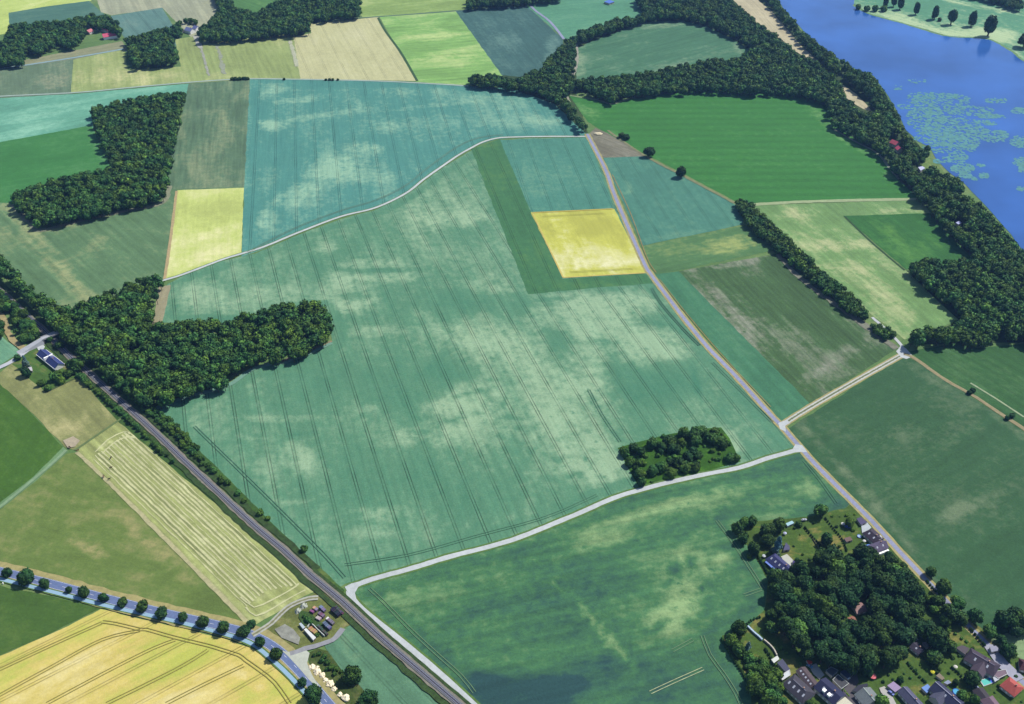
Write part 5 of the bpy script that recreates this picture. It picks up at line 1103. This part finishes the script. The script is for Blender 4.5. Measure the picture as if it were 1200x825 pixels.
flat_building([(1120,261),(1124,259),(1127,261),(1123,263)], 3.5, (190,200,250), 'small white-blue roof in the lower lake shore wood', 'boat_house', 'boat house')
flat_building([(708,2),(714,0),(720,2),(714,4)], 3.5, (90,130,220), 'blue roof at the top edge beside the mint field', 'boat_house', 'hut')
# boulder piles: cream rubble heaps in a row
m_rock = flat_mat('cream_rubble', (.66, .58, .42, 1), .25, .9)
for i, (px, py, r) in enumerate([(365.5,781.5,3.6),(371.5,782,2.6),(371.5,787,4.3),(377.5,791,3.6),(381,796.5,3.0),(386.5,801,4.4),(391.5,807,3.2),(398,813.5,3.2),(405,817.5,4.6)]):
    p = at(px, py, 1); rs = random.Random(i); s = pxm(p.x, p.y); root = empty('rubble_heap', (p.x, p.y, 0))
    tag(root, ['small cream rubble heap at the northern end of the row','pale cream heap second, tucked behind the first','large cream heap third in the row','cream heap fourth in the row, before the gap','narrow cream heap after the small gap','wide cream heap in the middle of the southern half','smaller cream heap beside the big dark tree','low cream heap next to last in the row','largest cream heap at the southern end of the row'][i], 'rubble heap', 'cream heaps beside the main road')
    mb = bmesh.new()
    for k in range(26):
        a = rs.uniform(0, 6.28); q_ = math.sqrt(rs.random())*.8; rr_ = 1.35*r/s*rs.uniform(.24, .44)
        g = bmesh.ops.create_icosphere(mb, subdivisions=1, radius=rr_)
        for v in g['verts']: v.co = v.co*rs.uniform(.85, 1.1)+Vector((q_*math.cos(a)*r/s, q_*math.sin(a)*r/s, (1-q_)*r/s*.75))
    me = bpy.data.meshes.new('rubble'); mb.to_mesh(me); mb.free(); me.materials.append(m_rock); link_mesh('rubble', me, root)
# gravel heaps in the yard
for px, py, r, l in [(356,709.5,4.8,'larger whitish gravel heap beside the yard track'),(349.5,715.5,4.6,'smaller whitish gravel heap below the larger one')]:
    p = at(px, py, .8); s = pxm(p.x, p.y); mb = bmesh.new(); bmesh.ops.create_cone(mb, cap_ends=True, segments=28, radius1=r/s, radius2=r/s*.25, depth=2.2)
    bmesh.ops.subdivide_edges(mb, edges=mb.edges[:], cuts=2)
    for v in mb.verts: v.co += Vector((noise.noise(v.co*.6), noise.noise(v.co*.6+Vector((5, 5, 5))), noise.noise(v.co*.8)*.6))*.9
    me = bpy.data.meshes.new('gravel_heap'); mb.to_mesh(me); mb.free(); me.materials.append(m_yard); o = link_mesh('gravel_heap', me); o.location = (p.x, p.y, 1.2); tag(o, l, 'gravel heap')
# material stacks: tarped rows, pallets, containers
def stack(a, b, W, h_, c, label, name='material_stack', cat='stack', end=None):
    cc, an, L = frame(a, b, h_); root = empty(name, (cc.x, cc.y, LAYER[0]*.005), an); tag(root, label, cat, 'stacks stored in the yard')
    n = max(2, int(L/1.5)); rs = random.Random(int(a[0]*10))
    for k in range(n):
        mb = MB(); x0 = -L/2+L*k/n; x1 = -L/2+L*(k+1)/n-.15; hh = h_*rs.uniform(.8, 1.1); y = rs.uniform(-.12, .12)
        mb.prism([(x0, -W/2+y), (x1, -W/2+y), (x1, W/2+y), (x0, W/2+y)], .12, hh); mb.build('crate', RC(*(end if end and k == 0 else tuple(max(0, min(255, v_+rs.randint(-14, 14))) for v_ in c))), root)
    mb = MB(); mb.box(-L/2, -W/2*.8, 0, L/2, W/2*.8, .12); mb.build('pallet', plain(disp(120,96,70)), root)
stack((389,713), (398,721), 3.4, 2.0, (34,36,62), 'near-black stack nearest the railway')
stack((393.5,711), (401,718.5), 1.8, 1.6, (78,80,92), 'thin grey stack between the black stack and the railway')
stack((400,718), (402.5,719.5), 2.0, 1.2, (110,70,84), 'small wine-red pile at the end of the railway-side stacks')
stack((375,710.5), (381,716), 2.4, 1.8, (136,136,172), 'lilac-grey stack in the top row')
stack((367.5,711.5), (372,715), 2.2, 1.8, (150,150,186), 'pale lilac stack with an orange end in the top row', end=(220,170,140))
stack((363.5,715.5), (368,718), 1.8, 1.4, (140,96,128), 'small mauve stack at the left of the rows')
stack((373.5,718), (380,722.5), 2.6, 1.8, (124,100,124), 'plum-coloured stack in the middle of the rows')
stack((371,723), (376,726), 2.6, 1.6, (206,176,180), 'pink and cream stack in the middle of the rows')
stack((383,724.5), (391,731), 2.4, 1.8, (140,118,144), 'long mauve stack with a white end', end=(240,240,240))
stack((379.5,729.5), (387.5,737), 2.6, 1.9, (112,118,156), 'long slate-blue stack in the lower row')
stack((372,733), (384,744), 1.6, 1.6, (78,92,84), 'long dark green-grey stack beside the walled bay')
flat_building([(350.5,731),(353,730),(357.5,735),(355,737)], 2.2, (196,210,220), 'small pale container at the left of the walled bay', 'storage_container', 'container')
flat_building([(356.5,738),(359,736.5),(370,747),(367,750)], 2.4, (238,242,240), 'long white container along the walled bay', 'storage_container', 'container')
wall_([(360.5,736),(365,732),(372,738.5),(380.5,746.5)], 2.0, .5, (222,228,222), 'white L-shaped wall of the storage bay', 'bay_wall', 'wall')
stack((363,736), (371,742), 3.0, 1.2, (190,150,104), 'low sand-coloured pile inside the walled bay')
for px, py, r, t, l in [(361,726,4,.25,'green shrub left of the storage rows'),(364,730,3.2,.2,'green shrub above the walled bay'),(372,744,2.6,.3,'green bush inside the walled bay'),(357,722,3,.3,'light shrub beside the gravel heaps')]: tree_px(px, py, r, t, 'bush', hr=1.4, label=l, cat='bush')
# lone white marker post by the cycle path
mb = MB(); mb.lathe([(.5, .2), (.5, 1.4), (.2, 1.9), (.01, 2.0)], 10); o = mb.build('marker_cone', m_whitep); o.location = at(3.8, 684.5); tag(o, 'small white cone beside the cycle path at the left edge', 'marker')
#==HORSES==
def horse_mesh(graze):
    pts = [((0,0,1.15),.34),((.55,0,1.2),.33),((-.6,0,1.2),.35),((.85,0,1.35),.22)]
    if graze: pts += [((1.2,0,.95),.14),((1.45,0,.45),.11),((1.6,0,.2),.07)]
    else: pts += [((1.1,0,1.75),.15),((1.35,0,1.95),.12),((1.65,0,1.75),.08)]
    e = [(0,1),(0,2),(1,3),(3,4),(4,5),(5,6)]
    for sx, x in ((1,.6),(1,-.7)):
        for y in (-.17,.17):
            b = len(pts); kx = x+(.06 if x > 0 else -.1)
            pts += [((x,y,.85),.15),((kx,y,.48),.075),((x,y,.12),.055),((x+.06,y,.02),.07)]; e += [(1 if x > 0 else 2, b),(b,b+1),(b+1,b+2),(b+2,b+3)]
    b = len(pts); pts += [((-.98,0,1.15),.07),((-1.08,0,.6),.06)]; e += [(2,b),(b,b+1)]
    me = bpy.data.meshes.new('horse'); me.from_pydata([p for p, r in pts], e, []); o = bpy.data.objects.new('tmp', me); COL.objects.link(o)
    m_ = o.modifiers.new('s', 'SKIN'); 
    for i, (p, r) in enumerate(pts): me.skin_vertices[0].data[i].radius = (r, r) if True else 0
    me.skin_vertices[0].data[0].use_root = True
    s_ = o.modifiers.new('d', 'SUBSURF'); s_.levels = 1; s_.render_levels = 1
    dg = bpy.context.evaluated_depsgraph_get(); m2 = bpy.data.meshes.new_from_object(o.evaluated_get(dg)); bpy.data.objects.remove(o); return m2
try:
    HM = [horse_mesh(True), horse_mesh(False)]
except Exception as ex:
    print('horse', ex); HM = []
if HM:
    mc = [plain((.05,.018,.010,1), .5), plain((.10,.035,.015,1), .5), plain((.03,.014,.010,1), .5)]
    for i, (px, py, a, g, l) in enumerate([(82,524.5,2.6,0,'brown horse by the trampled soil at the paddock corner'),(91,528.5,.2,1,'dark brown horse right of the trampled soil'),(130,537,1.4,0,'slim brown horse highest up in the mown hayfield'),(130,548.5,.1,1,'dark brown horse second down in the mown hayfield'),
          (121.5,559,1.9,0,'chestnut horse lower left in the hayfield, one of a close pair'),(128,562,.3,1,'dark horse lowest in the hayfield, right one of a close pair')]):
        me = HM[g].copy(); me.materials.clear(); me.materials.append(mc[i % 3]); p = at(px, py, 1)
        o = link_mesh('horse', me); o.location = (p.x, p.y, LAYER[0]*.004); o.rotation_euler = (0, 0, a); o.scale = (1.25,)*3; tag(o, l, 'horse', 'horses in the paddocks')

#==HAZE==
hb = MB(); hb.box(-14900, -2900, -1.0, 14900, 17000, 606)
mh = bpy.data.materials.new('haze_air'); mh.use_nodes = True; nh = mh.node_tree; nh.nodes.clear()
ho = nh.nodes.new('ShaderNodeOutputMaterial'); hv = nh.nodes.new('ShaderNodeVolumePrincipled')
hv.inputs['Color'].default_value = (.24, .48, 1.0, 1); hv.inputs['Density'].default_value = HAZE; hv.inputs['Anisotropy'].default_value = .2
nh.links.new(hv.outputs[0], ho.inputs['Volume'])
o = hb.build('haze', mh); tag(o, 'thin pale blue summer haze over the fields', 'haze', kind='stuff')

#==SMALL==
rs = random.Random(21)
for i, (px, py, r) in enumerate([(368,768,2.6),(374,766,3),(380,769,3.2),(377,774,3.4),(384,776,3.6),(388,782,3.8),(394,784,3.6),(392,790,3),(383,784,2.6),(400,787,3)]):
    tree_px(px, py, r, rs.uniform(.05, .3), 'bush', hr=1.4, label='dark green thicket bush between the white gravel apron and the big dark tree', cat='bush', group='thicket bushes on the roadside bank')
for (px, py) in [(932,619),(938,627),(947,622),(954,612),(976,604),(984,606),(992,604),(980,617),(999,622),(1002,603),(973,628),(984,640),(930,640),(940,650),(950,655),(934,655),(889,640),(893,655),(897,668),(927,757),(921,764),(934,766),(915,759),(938,777),(950,771),(919,778),
                 (1035,798),(1042,792),(1049,787),(1060,790),(1067,795),(1073,786),(1079,779),(1087,785),(1094,778),(1101,784),(1108,776),(1117,771),(1113,788),(1124,787),(1129,779),(1124,768),(1133,752),(1127,748),(1119,742),(1140,760),(1170,803),(1166,812),(1186,817),(1196,822),(1190,793),(1134,806),(1112,818),(1106,812),(1088,815),(1046,797),(1029,788),(1137,815)]:
    tree_px(px+rs.uniform(-1, 1), py+rs.uniform(-1, 1), rs.uniform(1.1, 2.4), rs.uniform(.02, .6), 'bush', hr=rs.uniform(1.1, 1.6), name='garden_shrub', label='small rounded shrub in one of the village gardens', cat='shrub', group='small shrubs of the village gardens')

p = at(701, 157, .5); mb = bmesh.new(); bmesh.ops.create_icosphere(mb, subdivisions=3, radius=1)
for v in mb.verts: v.co = Vector((v.co.x*6.5, v.co.y*4, max(-.1, v.co.z)*1.9))+Vector((noise.noise(v.co*2), noise.noise(v.co*2+Vector((4, 4, 4))), noise.noise(v.co*3)*.3))
me = bpy.data.meshes.new('sand_heap'); mb.to_mesh(me); mb.free(); me.materials.append(flat_mat('pale_sand', disp(238, 226, 190), .1, .5)); o = link_mesh('sand_heap', me); o.location = (p.x, p.y, .6); tag(o, 'pale sand heap on the bare soil corner at the bend of the lane', 'sand heap')

cop = [(724,525),(745,519),(775,511),(815,503),(845,501),(855,514),(868,541),(830,552),(752,571),(746,566)]
rs = random.Random(77); n_ = 0
while n_ < 60:
    X, Y = rs.uniform(724, 868), rs.uniform(503, 568)
    if inpoly(X, Y, cop) and inpoly(X-3, Y+2, cop) and inpoly(X+3, Y+2, cop):
        tree_px(X, Y, rs.uniform(1.8, 3.6), rs.uniform(.35, .75), 'bush', hr=rs.uniform(1.0, 1.4), name='scrub_bush', label='low bright green scrub bush filling the copse between its dark trees', cat='bush', group='scrub bushes of the copse'); n_ += 1
